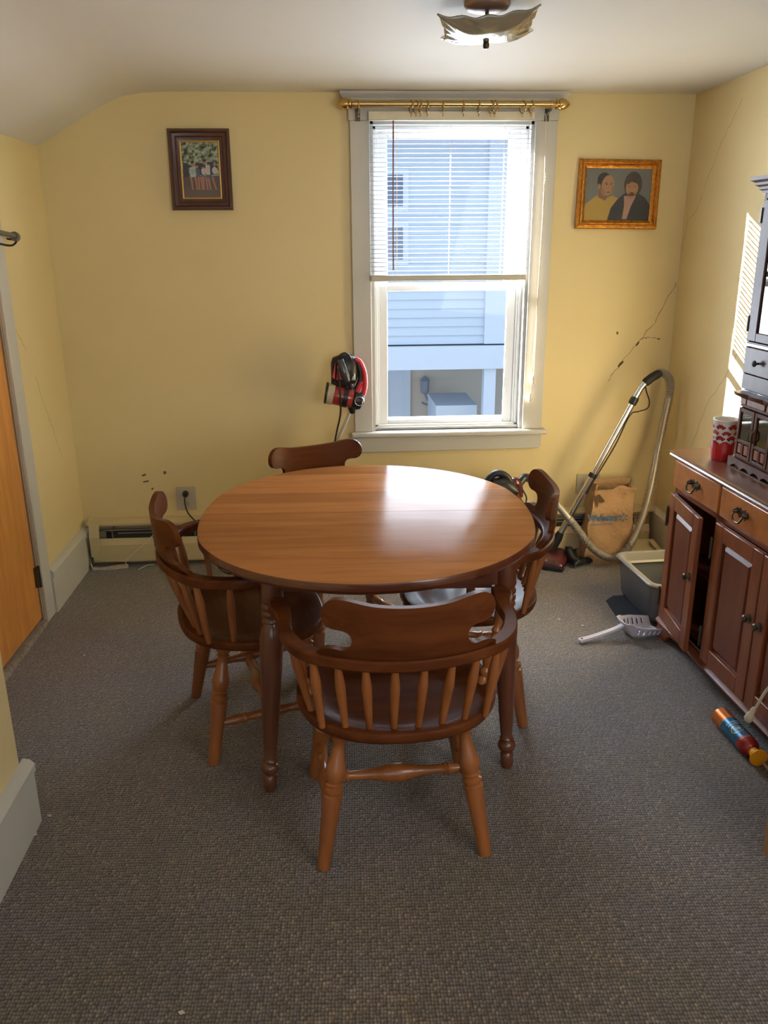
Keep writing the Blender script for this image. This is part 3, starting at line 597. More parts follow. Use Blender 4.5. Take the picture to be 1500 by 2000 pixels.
# ------------------------------------------------------------ captain's chairs
def arc_pt(u, R=.40):
    """point on the rear arc at signed arc length u -> (x, y, tangent angle)"""
    a = u / R; return (R * math.sin(a), .13 - R * math.cos(a), a)
def make_chair():
    root = empty('captains_chair')
    # seat
    bm = B(); n = 56; K = 12; rings = []
    def outl(a, k):
        c, s = math.cos(a), math.sin(a); ex = .80
        x = .275 * abs(c) ** ex * (1 if c >= 0 else -1); y = .238 * abs(s) ** (ex if s > 0 else .95) * (1 if s >= 0 else -1)
        x *= 1 - .04 * (s < 0) * abs(s)
        return x * k, y * k
    def ztop(x, y):
        r = math.hypot(x / .245, (y + .015) / .205); d_ = max(0, 1 - r ** 3.2)
        z = .432 - .020 * min(1, d_ * 1.6)
        if y > .03: z += .008 * math.exp(-(x / .05) ** 2) * (y - .03) / .2
        return z
    ks = [.02] + [i / K for i in range(1, K)] + [.97, .99, 1.0]
    for k in ks:
        ring = []
        for i in range(n):
            x, y = outl(2 * PI * i / n, k); z = ztop(x, y) - (.004 if k == 1.0 else .001 if k == .99 else 0); ring.append((x, y, z))
        rings.append(ring)
    for k, z in ((1.0, .412), (.985, .402), (.93, .394), (.5, .392)):
        rings.append([(*outl(2 * PI * i / n, k), z) for i in range(n)])
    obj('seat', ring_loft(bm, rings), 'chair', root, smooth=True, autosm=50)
    # arm rail: bent flat rail in plan, extruded
    cl = [(arc_pt(u)[0], arc_pt(u)[1], .040) for u in (0, .05, .10, .15, .20, .25)] + [(.270, -.148, .039), (.288, -.100, .036), (.297, -.06, .034), (.298, -.01, .036), (.302, .035, .046), (.310, .07, .056), (.314, .105, .056), (.310, .13, .040)]
    right = spline([(x, y, w_) for x, y, w_ in cl], 4); left = [Vector((-p.x, p.y, p.z)) for p in right[:0:-1]]; path = left + right
    inn, out = [], []
    for i, p in enumerate(path):
        d_ = path[min(i + 1, len(path) - 1)] - path[max(i - 1, 0)]; nn = Vector((d_.y, -d_.x)).normalized(); h_ = p.z / 2
        out.append((p.x + nn.x * h_, p.y + nn.y * h_)); inn.append((p.x - nn.x * h_, p.y - nn.y * h_))
    bm = B(); rings = []
    for i in range(len(path)):
        o_, n_ = Vector(out[i]), Vector(inn[i]); e = (n_ - o_) * .10
        rings.append([(*(o_ + e), .630), (*o_, .635), (*o_, .655), (*(o_ + e), .660), (*(n_ - e), .660), (*n_, .655), (*n_, .635), (*(n_ - e), .630)])
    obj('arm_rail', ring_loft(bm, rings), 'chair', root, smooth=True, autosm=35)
    # crest: sawn board with scrolled ears, bent along the rail
    h = [(.228, 0), (.225, .008), (.208, .020), (.184, .026), (.160, .024), (.144, .028), (.137, .039), (.134, .053), (.138, .066), (.148, .074), (.164, .077), (.180, .078), (.195, .085), (.204, .098), (.206, .115), (.201, .132), (.190, .146), (.174, .155), (.152, .157), (.125, .153), (.09, .146), (.045, .142), (0, .141)]
    hs2 = spline([(a, b, 0) for a, b in h[1:]], 3); half = [(h[0][0], h[0][1])] + [(p.x, p.y) for p in hs2]
    poly = half + [(-a, b) for a, b in half[-2::-1]]
    bm = B(); prism(bm, poly, lambda a, b: (a, -.010, b), lambda a, b: (a, .010, b))
    for i in range(-13, 14):
        bmesh.ops.bisect_plane(bm, geom=bm.verts[:] + bm.edges[:] + bm.faces[:], plane_co=(i * .019, 0, 0), plane_no=(1, 0, 0))
    for i in (1, 2, 3, 4):
        bmesh.ops.bisect_plane(bm, geom=bm.verts[:] + bm.edges[:] + bm.faces[:], plane_co=(0, 0, i * .03), plane_no=(0, 0, 1))
    bmesh.ops.triangulate(bm, faces=[f for f in bm.faces if len(f.verts) > 4])
    for v in bm.verts:
        u, t_, z = v.co; x, y, a = arc_pt(u); lean = -.010 - .06 * z + (.012 * max(0, 1 - z / .02) if z < .02 else 0)
        th_ = t_ * (1 - .12 * z / .12)
        nx, ny = -math.sin(a), math.cos(a)
        v.co = (x + nx * (th_ + lean), y + ny * (th_ + lean), .660 + z)
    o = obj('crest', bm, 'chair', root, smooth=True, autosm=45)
    # spindles
    sp = []
    for u in (.036, .108, .178, .246): sp += [(u, 1), (u, -1)]
    for u, s in sp:
        x, y, a = arc_pt(u); bx = u * .86; by = -.200 + .36 * bx * bx * 2.0
        pr = [(.0085, 0), (.0095, .15), (.0125, .55), (.0135, .66), (.0115, .78), (.0075, 1)]
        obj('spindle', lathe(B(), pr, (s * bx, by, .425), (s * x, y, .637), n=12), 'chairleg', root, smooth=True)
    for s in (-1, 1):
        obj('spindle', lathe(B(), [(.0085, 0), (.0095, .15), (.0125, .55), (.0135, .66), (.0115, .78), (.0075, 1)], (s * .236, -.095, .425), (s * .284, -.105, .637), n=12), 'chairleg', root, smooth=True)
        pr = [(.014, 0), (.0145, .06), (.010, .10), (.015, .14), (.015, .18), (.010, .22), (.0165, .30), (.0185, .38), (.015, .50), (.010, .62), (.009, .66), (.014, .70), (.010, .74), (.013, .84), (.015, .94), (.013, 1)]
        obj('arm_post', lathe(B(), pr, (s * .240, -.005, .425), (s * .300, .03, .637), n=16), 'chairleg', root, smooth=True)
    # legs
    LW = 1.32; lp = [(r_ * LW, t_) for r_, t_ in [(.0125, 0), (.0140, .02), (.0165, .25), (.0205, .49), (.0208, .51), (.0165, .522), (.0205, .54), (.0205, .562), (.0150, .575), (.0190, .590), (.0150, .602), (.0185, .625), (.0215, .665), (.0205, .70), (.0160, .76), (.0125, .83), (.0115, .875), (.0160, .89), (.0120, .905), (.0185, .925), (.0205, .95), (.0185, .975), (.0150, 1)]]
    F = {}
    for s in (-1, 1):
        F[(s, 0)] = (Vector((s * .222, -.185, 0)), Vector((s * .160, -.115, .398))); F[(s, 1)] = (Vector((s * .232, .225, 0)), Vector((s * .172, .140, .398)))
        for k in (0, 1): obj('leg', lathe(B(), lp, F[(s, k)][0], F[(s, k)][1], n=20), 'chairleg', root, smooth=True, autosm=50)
    at = lambda s, k, t_: F[(s, k)][0].lerp(F[(s, k)][1], t_)
    sidep = [(r_ * 1.3, t_) for r_, t_ in [(.0075, 0), (.009, .06), (.0135, .17), (.0105, .235), (.0125, .245), (.0125, .265), (.0095, .28), (.011, .38), (.0175, .5), (.011, .62), (.0095, .72), (.0125, .735), (.0125, .755), (.0105, .765), (.0135, .83), (.009, .94), (.0075, 1)]]
    mids = []
    for s in (-1, 1):
        a, b = at(s, 0, .33), at(s, 1, .38); mids.append((a + b) / 2); obj('side_stretcher', lathe(B(), sidep, a, b, n=16), 'chairleg', root, smooth=True)
    cp = [(r_ * 1.3, t_) for r_, t_ in [(.0085, 0), (.0115, .10), (.0145, .125), (.0115, .14), (.0145, .155), (.0105, .18), (.0120, .32), (.0150, .37), (.0215, .45), (.0215, .55), (.0150, .63), (.0120, .68), (.0105, .82), (.0145, .845), (.0115, .86), (.0145, .875), (.0115, .90), (.0085, 1)]]
    obj('cross_stretcher', lathe(B(), cp, mids[0], mids[1], n=18), 'chairleg', root, smooth=True)
    return root
ch0 = make_chair()
chairs = [(-.103, -2.131, math.radians(3), 'wooden captain\'s chair seen from behind, nearest to the camera, tucked under the table'),
          (-.556, -1.568, math.radians(-74), 'wooden captain\'s chair at the left side of the table, facing right'),
          (.205, -1.450, math.radians(85), 'wooden captain\'s chair at the right side of the table, facing left'),
          (-.232, -1.066, math.radians(205), 'wooden captain\'s chair at the far side of the table, near the back wall')]
for i, (x, y, a, lb) in enumerate(chairs):
    o = ch0 if i == 0 else copy_tree(ch0)
    o.location = (x, y, 0); o.rotation_euler = (0, 0, a); tag(o, lb, 'chair', 'captain\'s chairs around the table')

# ------------------------------------------------------------ china cabinet base (sideboard)
CA = math.radians(2.2)
# local frame: origin at far front corner on the floor, +x runs toward the camera along the front, +y into the cabinet
cb = empty('sideboard', (1.098, -1.035, 0), 0, label='cherry wood sideboard with drawers and panelled doors against the right wall', cat='sideboard')
cb.rotation_euler = (0, 0, -PI / 2 + CA)
CLn, CD = 1.44, .30
bm = B(); box(bm, .0, CLn, .02, .03, .66, .775); box(bm, 0, CLn, CD - .01, CD, .09, .775); box(bm, 0, .018, .012, CD, .09, .775); box(bm, CLn - .018, CLn, .012, CD, .09, .775); box(bm, 0, CLn, .012, CD, .09, .105); box(bm, 0, CLn, .03, CD, .635, .65)
box(bm, .345, .40, .008, .026, .09, .66); box(bm, 0, .022, .008, .026, .09, .775); box(bm, 1.04, 1.095, .008, .026, .09, .66); box(bm, 0, CLn, .008, .026, .636, .662); box(bm, 0, CLn, .008, .026, .09, .105); box(bm, 1.418, CLn, .008, .026, .09, .775)
box(bm, .36, .37, .03, CD - .01, .1, .64); obj('carcass', bm, 'cherry', cb)
bm = B(); prism(bm, [(-.012, .775), (.0, .775), (CD + .02, .775), (CD + .02, .806), (-.020, .806), (-.026, .802), (-.026, .797), (-.018, .793), (-.022, .787)], lambda a, b: (-.022, a, b), lambda a, b: (CLn + .022, a, b)); obj('top', bm, mat('worn_cabinet_top', (.17, .075, .045), .28, coat=.7, coat_rough=.18, var=(9, (.24, .12, .075), .2)), cb, smooth=True, autosm=30)
bm = B(); prism(bm, [(CD, .060), (-.012, .060), (-.014, .070), (-.004, .080), (.004, .092), (CD, .092)], lambda a, b: (-.014, a, b), lambda a, b: (CLn + .014, a, b)); obj('base_moulding', bm, 'cherry', cb, smooth=True, autosm=30)
foot = [(0, .062), (.17, .062), (.15, .050), (.12, .046), (.095, .030), (.085, .010), (.075, 0), (.0, 0)]
for x0, s in ((-.006, 1), (CLn + .006, -1)): obj('bracket_foot', prism(B(), foot, lambda a, b: (x0 + s * a, -.008, b), lambda a, b: (x0 + s * a, .014, b)), 'cherry', cb, bevel=.002)
def pull(parent, x, y, z):
    bm = B()
    bk = [(-.042, .004), (-.036, .016), (-.024, .012), (-.016, .020), (-.006, .014), (.006, .014), (.016, .020), (.024, .012), (.036, .016), (.042, .004), (.036, -.008), (.026, -.006), (.018, -.018), (.006, -.010), (-.006, -.010), (-.018, -.018), (-.026, -.006), (-.036, -.008)]
    prism(bm, bk, lambda a, b: (x + a, y - .002, z + b), lambda a, b: (x + a, y, z + b))
    tube(bm, [(x + a, y - b, z + c) for a, b, c in ((-.030, .003, .004), (-.030, .014, .002), (-.029, .020, -.012), (-.020, .022, -.024), (-.008, .022, -.027), (.008, .022, -.027), (.020, .022, -.024), (.029, .020, -.012), (.030, .014, .002), (.030, .003, .004))], .0035, 8)
    for s in (-1, 1): lathe(bm, [(.008, 0), (.008, .6), (.004, 1)], (x + s * .03, y, z + .004), (x + s * .03, y - .018, z + .004), n=12)
    obj('handle', bm, 'bronze', parent, smooth=True)
for x0, x1, hxs in ((.008, .378, (.193,)), (.390, 1.05, (.545, .895)), (1.062, 1.432, (1.247,))):
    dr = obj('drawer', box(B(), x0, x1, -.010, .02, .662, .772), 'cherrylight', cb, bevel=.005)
    for hx in hxs: pull(dr, hx, -.010, .718)
def door(parent, x0, x1, hinge, knobx, ang=0):
    w_ = x1 - x0; z0, z1 = .100, .640; s = 1 if hinge == 0 else -1
    g_ = bpy.data.objects.new('tmp', None)
    mt = Matrix.Translation((x0 if hinge == 0 else x1, -.002, 0)) @ Matrix.Rotation(-ang * s, 4, 'Z')
    fr = .058
    bm = B()
    def bx(a0, a1, y0, y1, c0, c1):
        a0, a1 = sorted((s * a0, s * a1)); box(bm, a0, a1, y0, y1, c0, c1, mt)
    bx(0, fr, -.018, .0, z0, z1); bx(w_ - fr, w_, -.018, 0, z0, z1); bx(fr, w_ - fr, -.018, 0, z0, z0 + fr + .005); bx(fr, w_ - fr, -.018, 0, z1 - fr, z1)
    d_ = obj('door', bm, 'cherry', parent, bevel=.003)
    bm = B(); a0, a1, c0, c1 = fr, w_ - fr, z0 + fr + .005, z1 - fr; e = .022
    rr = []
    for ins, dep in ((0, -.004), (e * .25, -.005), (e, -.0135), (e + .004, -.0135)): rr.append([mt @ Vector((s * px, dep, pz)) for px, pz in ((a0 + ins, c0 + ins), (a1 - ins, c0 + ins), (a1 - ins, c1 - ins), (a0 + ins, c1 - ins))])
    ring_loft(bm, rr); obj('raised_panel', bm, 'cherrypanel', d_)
    kx = knobx; bm = B(); lathe(bm, [(.006, 0), (.005, .4), (.012, .6), (.013, .8), (.008, 1)], mt @ Vector((s * kx, -.018, .40)), mt @ Vector((s * kx, -.042, .40)), n=16)
    prism(bm, ell(s * kx, .40, .013, .017, 14), lambda a, b: mt @ Vector((a, -.0205, b)), lambda a, b: mt @ Vector((a, -.018, b))); obj('knob', bm, 'bronze', d_, smooth=True)
    for hz in (.54, .19): bm = B(); bx2 = mt @ Vector((s * -.006, -.01, 0)); box(bm, bx2.x - .006, bx2.x + .006, bx2.y - .012, bx2.y + .004, hz - .033, hz + .033); lathe(bm, [(.004, hz - .042), (.005, hz - .034), (.005, hz + .034), (.004, hz + .042)], (bx2.x, bx2.y - .012, 0), n=8); obj('hinge', bm, 'bronze', d_)
door(cb, .022, .352, 0, .300, math.radians(7)); door(cb, .395, .715, 0, .292); door(cb, .722, 1.045, 1, .292); door(cb, 1.085, 1.418, 1, .300)
obj('inner_shelf', box(B(), .02, .36, .04, CD - .012, .36, .372), 'cherrypanel', cb)
CM = Matrix.Translation((1.098, -1.035, 0)) @ Matrix.Rotation(-PI / 2 + CA, 4, 'Z')
cl_ = lambda x, y, z=0: CM @ Vector((x, y, z))
p_ = cl_(.375, .075, .105)
bm = B(); box(bm, -.035, .035, -.04, .04, 0, .085); t = obj('small_carton', bm, mat('faded_print_box', (.34, .28, .19), .6, var=(25, (.20, .15, .09), .1)), loc=p_ + Vector((0, .045, 0)), rot=(0, 0, .3)); tag(t, 'small tan patterned carton inside the sideboard behind the ajar door', 'box')

# things on the sideboard
p_ = (1.204, -1.19, .806)
t = empty('silicone_cup', p_, label='small red scalloped cup standing on the sideboard, holding the patterned tumbler', cat='cup')
bm = B(); n = 40; rings = []
for r, z in ((.030, .0), (.036, .001), (.038, .008), (.045, .062), (.043, .064), (.041, .060), (.035, .006), (.02, .005)):
    rings.append([(r * (1 + (.05 * math.cos(a * 2 * PI / n * 12) if r > .035 and z < .061 else 0)) * math.cos(a * 2 * PI / n), r * (1 + (.05 * math.cos(a * 2 * PI / n * 12) if r > .035 and z < .061 else 0)) * math.sin(a * 2 * PI / n), z + (.010 * abs(math.sin(a * 2 * PI / n * 2.5)) if .058 < z else 0)) for a in range(n)])
obj('cup_body', ring_loft(bm, rings), 'redcup', t, smooth=True, autosm=60)
t = empty('tumbler', (p_[0] + .002, p_[1], p_[2] + .0065), label='white paper tumbler printed with little red cars, set inside the red cup', cat='cup')
R_ = lambda z: .034 + .012 * z / .145
bm = B(); rings = [[(r * math.cos(a * 2 * PI / n), r * math.sin(a * 2 * PI / n), z) for a in range(n)] for r, z in ((.020, 0), (R_(0), 0), (R_(.145), .145), (R_(.145) + .0022, .147), (R_(.145) + .001, .151), (R_(.145) - .0015, .149), (R_(.003) - .002, .004), (.01, .004))]
obj('cup_wall', ring_loft(bm, rings), 'white', t, smooth=True, autosm=50)
car = [(-.016, .0), (-.0165, .005), (-.012, .0065), (-.008, .0115), (.004, .0120), (.009, .0075), (.0155, .0055), (.0165, 0), (.012, -.001), (.010, -.0035), (.006, -.0035), (.004, -.001), (-.005, -.001), (-.007, -.0035), (-.011, -.0035), (-.013, -.001)]
bm = B(); bmk = B()
for row, z in enumerate((.058, .078, .098, .121)):
    for k in range(6):
        a0 = 2 * PI * (k + .5 * (row % 2)) / 6 + .2; sc_ = random.uniform(.95, 1.2)
        f = lambda a, b, a0=a0, z=z, sc_=sc_, e=.0009: ((R_(z + b * sc_) + e) * math.cos(a0 + a * sc_ / R_(z)), (R_(z + b * sc_) + e) * math.sin(a0 + a * sc_ / R_(z)), z + b * sc_)
        tb = flat(B(), car, lambda a, b: (a, b, 0)); bmesh.ops.triangulate(tb, faces=tb.faces)
        for q in range(-4, 5): bmesh.ops.bisect_plane(tb, geom=tb.verts[:] + tb.edges[:] + tb.faces[:], plane_co=(q * .004, 0, 0), plane_no=(1, 0, 0))
        for fc in tb.faces: bm.faces.new([bm.verts.new(f(v.co.x, v.co.y)) for v in fc.verts])
        tb.free()
        for wx in (-.009, .008): flat(bmk, ell(wx, -.002, .0028, .0028, 8), lambda a, b: tuple(f(a, b, e=.0016)))
ck = obj('car_print', bm, mat('car_print_red', (.36, .018, .022), .5), t); obj('wheel_print', bmk, 'blackm', ck)

# small jewellery hutch with two glass doors
mo = cl_(.238, .095, .806)
mh = empty('jewelry_cabinet', mo, -PI / 2 + CA, label='small dark wooden jewelry cabinet with glass doors standing on the sideboard', cat='cabinet')
mw, mdp = .38, .15
bm = B(); box(bm, 0, mw, -.012, mdp, .0, .004); prism(bm, [(0, .004), (0, .038), (mw, .038), (mw, .004)] + [(mw - .02 - i * .0085, .004 + .014 * abs(math.sin(i * PI / 8))) for i in range(41)], lambda a, b: (a, -.014, b), lambda a, b: (a, .004, b)); box(bm, 0, mw, .004, mdp, .006, .038)
obj('plinth', bm, 'walnut', mh)
bm = B(); box(bm, .018, mw - .018, mdp - .006, mdp, .04, .262); box(bm, .018, .026, .006, mdp, .04, .262); box(bm, mw - .026, mw - .018, .006, mdp, .04, .262); box(bm, .018, mw - .018, 0, mdp, .036, .044); box(bm, .018, mw - .018, .0, mdp, .225, .232); box(bm, .018, mw - .018, .0, mdp, .258, .264); box(bm, .02, mw - .02, .002, mdp, .232, .258); obj('case', bm, 'walnut', mh)
bm = B()
for a, b in ((.022, .060), (.066, .185), (.195, .312), (.320, .358)): box(bm, a, b, -.005, .004, .234, .257)
obj('frieze_panel', bm, 'walnutlight', mh, bevel=.002)
crn = [(-.006 + (mw + .012) * i / 40, -.020 - .010 * abs(math.sin(i * PI / 10))) for i in range(41)]
bm = B(); prism(bm, crn + [(mw + .004, mdp), (-.004, mdp)], lambda a, b: (a, b + .004, .264), lambda a, b: (a, b, .276)); obj('cornice', bm, 'walnut', mh, smooth=True, autosm=30)
obj('glass_top', box(B(), .012, mw - .012, .0, mdp - .004, .276, .284), mat('black_glass', (.01, .012, .014), .08, coat=1), mh)
for x0, s in ((.026, 1), (.242, -1), (.248, 1)):
    w_ = .105; z0, z1 = .046, .222
    bm = B()
    for a0, a1, c0, c1 in ((0, .014, z0, z1), (w_ - .014, w_, z0, z1), (.014, w_ - .014, z1 - .014, z1), (.014, w_ - .014, z0, z0 + .010), (.014, w_ - .014, z0 + .052, z0 + .062), (w_ / 2 - .005, w_ / 2 + .005, z0 + .01, z0 + .052)):
        a, b = sorted((x0 + s * a0, x0 + s * a1)); box(bm, a, b, -.008, .002, c0, c1)
    dd = obj('door', bm, 'walnut', mh, bevel=.0015)
    bm = B()
    for a0, a1 in ((.018, w_ / 2 - .008), (w_ / 2 + .008, w_ - .018)): a, b = sorted((x0 + s * a0, x0 + s * a1)); box(bm, a, b, -.006, .0, z0 + .014, z0 + .048)
    obj('raised_panel', bm, 'walnutlight', dd, bevel=.002)
    a, b = sorted((x0 + s * .013, x0 + s * (w_ - .013))); obj('glass_pane', box(B(), a, b, -.003, -.001, z0 + .06, z1 - .012), 'cabglass', dd)
    kx = x0 + s * (w_ - .006); obj('handle', tube(B(), [(kx, -.008, z0 + .115), (kx, -.018, z0 + .105), (kx, -.018, z0 + .08), (kx, -.008, z0 + .07)], .0028, 8), 'bronze', dd, smooth=True)
def mworld(x, y, z): return Matrix.Translation(mo) @ Matrix.Rotation(-PI / 2 + CA, 4, 'Z') @ Vector((x, y, z))
bm = B(); lathe(bm, [(.012, 0), (.016, .012), (.012, .04), (.006, .055), (.011, .075), (.011, .09), (.003, .1)], (0, 0, 0), n=14)
tag(obj('figurine', bm, mat('pale_figurine', (.42, .38, .28), .4), loc=mworld(.30, .06, .108) - Vector((0, 0, .063)), smooth=True), 'pale figurine behind the glass of the jewelry cabinet', 'figurine')

# curio cabinet standing on the jewellery hutch
ho = mworld(-.012, .012, .2845)
hc = empty('curio_cabinet', ho, -PI / 2 + CA, label='tall dark glossy curio cabinet with crown and drawer, standing on the jewelry cabinet', cat='cabinet')
hw, hd, hh = .40, .13, .70
bm = B(); box(bm, 0, hw, hd - .008, hd, 0, hh); box(bm, 0, .010, 0, hd, 0, hh); box(bm, hw - .01, hw, 0, hd, 0, hh); box(bm, 0, hw, 0, hd, 0, .010); box(bm, 0, hw, 0, hd, .155, .165); box(bm, 0, hw, 0, hd, hh - .01, hh)
box(bm, 0, hw, -.002, .006, 0, .052); box(bm, 0, .012, -.002, .006, .05, hh); box(bm, hw - .012, hw, -.002, .006, .05, hh); box(bm, 0, hw, -.002, .006, .15, .165); box(bm, 0, hw, -.002, .006, hh - .06, hh); obj('case', bm, 'hutch', hc)
pr = [(0, .655), (.010, .655), (.010, .664), (.018, .668), (.018, .676), (.028, .682), (.028, .690), (.040, .697), (.040, .708), (0, .708)]
bm = B(); rings = [[(-a, hd, z) for a, z in pr], [(-a, -a, z) for a, z in pr], [(hw + a, -a, z) for a, z in pr], [(hw + a, hd, z) for a, z in pr]]
ring_loft(bm, rings); bmesh.ops.create_cube(bm, size=1, matrix=Matrix.Translation((hw / 2, hd / 2 - .0, .700)) @ Matrix.Diagonal((hw, hd, .012, 1))); obj('crown', bm, 'hutch', hc)
dw = obj('drawer', box(B(), .006, hw - .006, -.008, .004, .056, .148), 'hutch', hc, bevel=.003)
obj('knob', lathe(B(), [(.004, 0), (.004, .4), (.011, .6), (.011, .8), (.005, 1)], (.105, -.008, .10), (.105, -.03, .10), n=14), 'blackm', dw, smooth=True)
bm = B(); box(bm, .008, .066, -.010, .002, .17, .635); box(bm, hw - .066, hw - .008, -.010, .002, .17, .635); box(bm, .066, hw - .066, -.010, .002, .17, .20); box(bm, .066, hw - .066, -.010, .002, .60, .635); dd = obj('door', bm, 'hutch', hc, bevel=.002)
obj('glass_pane', box(B(), .064, hw - .064, -.004, -.001, .198, .602), glass_mat('curio_glass', (.35, .36, .38), .15), dd)
obj('hinge', box(B(), .002, .010, -.014, -.006, .20, .255), 'bronze', dd); obj('hinge', box(B(), .002, .010, -.014, -.006, .56, .61), 'bronze', dd)
obj('bead_moulding', box(B(), 0, hw, -.006, 0, .151, .160), mat('amber_moulding', (.32, .15, .07), .3, coat=.6), hc)

# ------------------------------------------------------------ hanging extension cord by the sideboard
pc_ = cl_(.83, -.045, 0)
t = empty('extension_cord', pc_, label='cream extension cord with plug dangling in front of the sideboard door', cat='cord')
obj('cable', tube(B(), spline([(.05, -.10, .46), (.022, -.06, .30), (.008, -.03, .22), (.004, -.008, .165), (0, 0, .14)], 6), .0045, 8), 'cord', t, smooth=True)
obj('cable_knot', lathe(B(), [(.003, -.02), (.008, -.012), (.009, 0), (.008, .012), (.003, .02)], (.018, -.055, .285), n=10), 'cord', t, smooth=True)
pb = obj('plug_body', lathe(B(), [(.006, 0), (.009, .2), (.009, .4), (.014, .55), (.015, .85), (.010, 1)], (0, 0, .150), (-.012, .01, .095), n=14), 'cord', t, smooth=True)
obj('prong', box(B(), -.018, -.016, .0, .006, .076, .098), 'fin', pb); obj('prong', box(B(), -.006, -.004, .004, .010, .076, .098), 'fin', pb)

# ------------------------------------------------------------ aerosol can lying on the carpet
a_, b_ = Vector((1.052, -1.722, .0)), Vector((1.062, -1.965, .0)); cr_ = .033
dirc = (b_ - a_).normalized()
t = empty('aerosol_can', (a_.x, a_.y, cr_), math.atan2(dirc.y, dirc.x), label='blue and red aerosol can with orange cap lying on the carpet by the sideboard', cat='spray can')
L_ = .225
M['canblue'] = mat('can_blue', (.015, .15, .30), .25, .55, coat=.5); M['canred'] = mat('can_red', (.30, .02, .02), .3, .3, coat=.5); M['canorange'] = mat('can_orange', (.62, .16, .02), .3, .5, coat=.5); M['yellow'] = mat('orange_yellow_plastic', (.85, .36, .01), .35, coat=.3)
AX = lambda x: (x, 0, 0)
obj('can_base', lathe(B(), [(.026, 0), (.030, .0), (.0335, .04), (.0335, .25), (.0325, .98), (.0325, 1)], AX(0), AX(.062), n=32), 'canorange', t, smooth=True)
bd = obj('can_body', lathe(B(), [(.0325, 0), (.0325, 1)], AX(.062), AX(.165), n=32), 'canblue', t, smooth=True)
obj('can_shoulder', lathe(B(), [(.0325, 0), (.0325, .45), (.031, .62), (.025, .85), (.016, 1)], AX(.165), AX(.215), n=32), 'canred', t, smooth=True)
cp_ = obj('cap', lathe(B(), [(.016, 0), (.0165, .3), (.018, .55), (.024, .8), (.0295, .93), (.0295, 1), (.026, 1.0)], AX(.205), AX(.250), n=32), 'yellow', t, smooth=True)
# label marks: the can's logo ring and lines of lettering, wrapped on the upper side
def oncan(u, v, e=.0006): a = PI / 2 + v / .0325; return (u, (.0325 + e) * math.cos(a), (.0325 + e) * math.sin(a))
bm = B(); K = 28
for i in range(K):
    p0, p1 = 2 * PI * i / K, 2 * PI * (i + 1) / K
    bm.faces.new([bm.verts.new(oncan(.128 + r * math.cos(q) * 1.0, .012 + r * 1.25 * math.sin(q))) for r, q in ((.0155, p0), (.018, p0), (.018, p1), (.0155, p1))])
obj('label_ring', bm, 'goldline', bd)
bm = B(); random.seed(3)
for u0, v0, v1 in ((.084, -.012, .032), (.096, -.008, .030)):
    v = v0
    while v < v1:
        for du, dv, sx, sy in ((0, 0, .008, .0012), (0, .003, .0075, .0012), (random.choice((0, .006)), .0015, .0014, .003)):
            bm.faces.new([bm.verts.new(oncan(u0 + du + a * sx, v + dv + b * sy, .0008)) for a, b in ((0, 0), (1, 0), (1, 1), (0, 1))])
        v += .0065
for v in (.0, .006, .012, .018): bm.faces.new([bm.verts.new(oncan(.120 + a * .014, v + b * .0035, .0008)) for a, b in ((0, 0), (1, 0), (1, 1), (0, 1))])
obj('label_lettering', bm, mat('label_white', (.50, .56, .60), .4), bd)
bm = B()
for v in [-.006 + .0055 * i for i in range(7)]:
    bm.faces.new([bm.verts.new(oncan(.172 + a * .008, v + b * .003, .0008)) for a, b in ((0, 0), (1, 0), (1, 1), (0, 1))])
obj('label_lettering', bm, mat('label_green', (.25, .30, .18), .4), bd)
tag(obj('wooden_stick', tube(B(), [(1.073, -1.985, .022), (1.083, -2.10, .008), (1.092, -2.26, .006)], .005, 6), 'card'), 'thin brown stick on the carpet behind the aerosol can cap', 'stick')
# cardboard box just entering the right edge
t = empty('cardboard_box', (1.015, -2.49, 0), math.radians(6), label='plain brown cardboard box at the right edge of the picture, on the carpet', cat='box')
bm = B(); box(bm, -.108, .108, -.156, .152, 0, .004)
for (x0, x1, y0, y1) in ((-.112, -.108, -.156, .152), (.108, .112, -.156, .152), (-.112, .112, -.16, -.156), (-.112, .112, .152, .156)): box(bm, x0, x1, y0, y1, 0, .27)
obj('box_walls', bm, 'card', t)
obj('flap', box(B(), -.108, -.003, -.156, .152, .27, .274), 'card', t); obj('flap', box(B(), .003, .108, -.156, .152, .27, .274), 'card', t)

# ------------------------------------------------------------ litter pan, mat and scoop
t = empty('litter_pan', (1.225, -.765, .005), math.radians(4), label='large grey plastic litter pan on the floor at the far end of the sideboard', cat='litter pan')
def rr(hx, hy, r, z, n=6):
    o_ = []
    for cx, cy, a0 in ((hx - r, hy - r, 0), (-hx + r, hy - r, 90), (-hx + r, -hy + r, 180), (hx - r, -hy + r, 270)):
        for k in range(n + 1): a = math.radians(a0 + 90 * k / n); o_.append((cx + r * math.cos(a), cy + r * math.sin(a), z))
    return o_
obj('pan', ring_loft(B(), [rr(.10, .13, .03, 0), rr(.135, .165, .04, .0), rr(.145, .178, .04, .03), rr(.158, .200, .045, .185), rr(.153, .195, .045, .187), rr(.138, .172, .04, .01), rr(.09, .12, .03, .006)]), 'grey', t, smooth=True, autosm=50)
obj('rim', ring_loft(B(), [rr(.152, .194, .045, .180), rr(.165, .208, .05, .182), rr(.172, .216, .055, .187), rr(.170, .214, .055, .192), rr(.160, .203, .045, .197), rr(.146, .188, .04, .194), rr(.139, .180, .04, .150), rr(.136, .176, .04, .148)], closed=True, cap=False), 'greyin', t, smooth=True, autosm=50)
tag(obj('floor_mat', prism(B(), [(-.23, -.09), (-.19, -.15), (.20, -.16), (.20, .18), (-.17, .17), (-.22, .12)], lambda a, b: (1.205 + a, -.80 + b, .0005), lambda a, b: (1.205 + a, -.80 + b, .005)), 'mat'), 'black rubber mat on the carpet under the litter pan', 'mat')
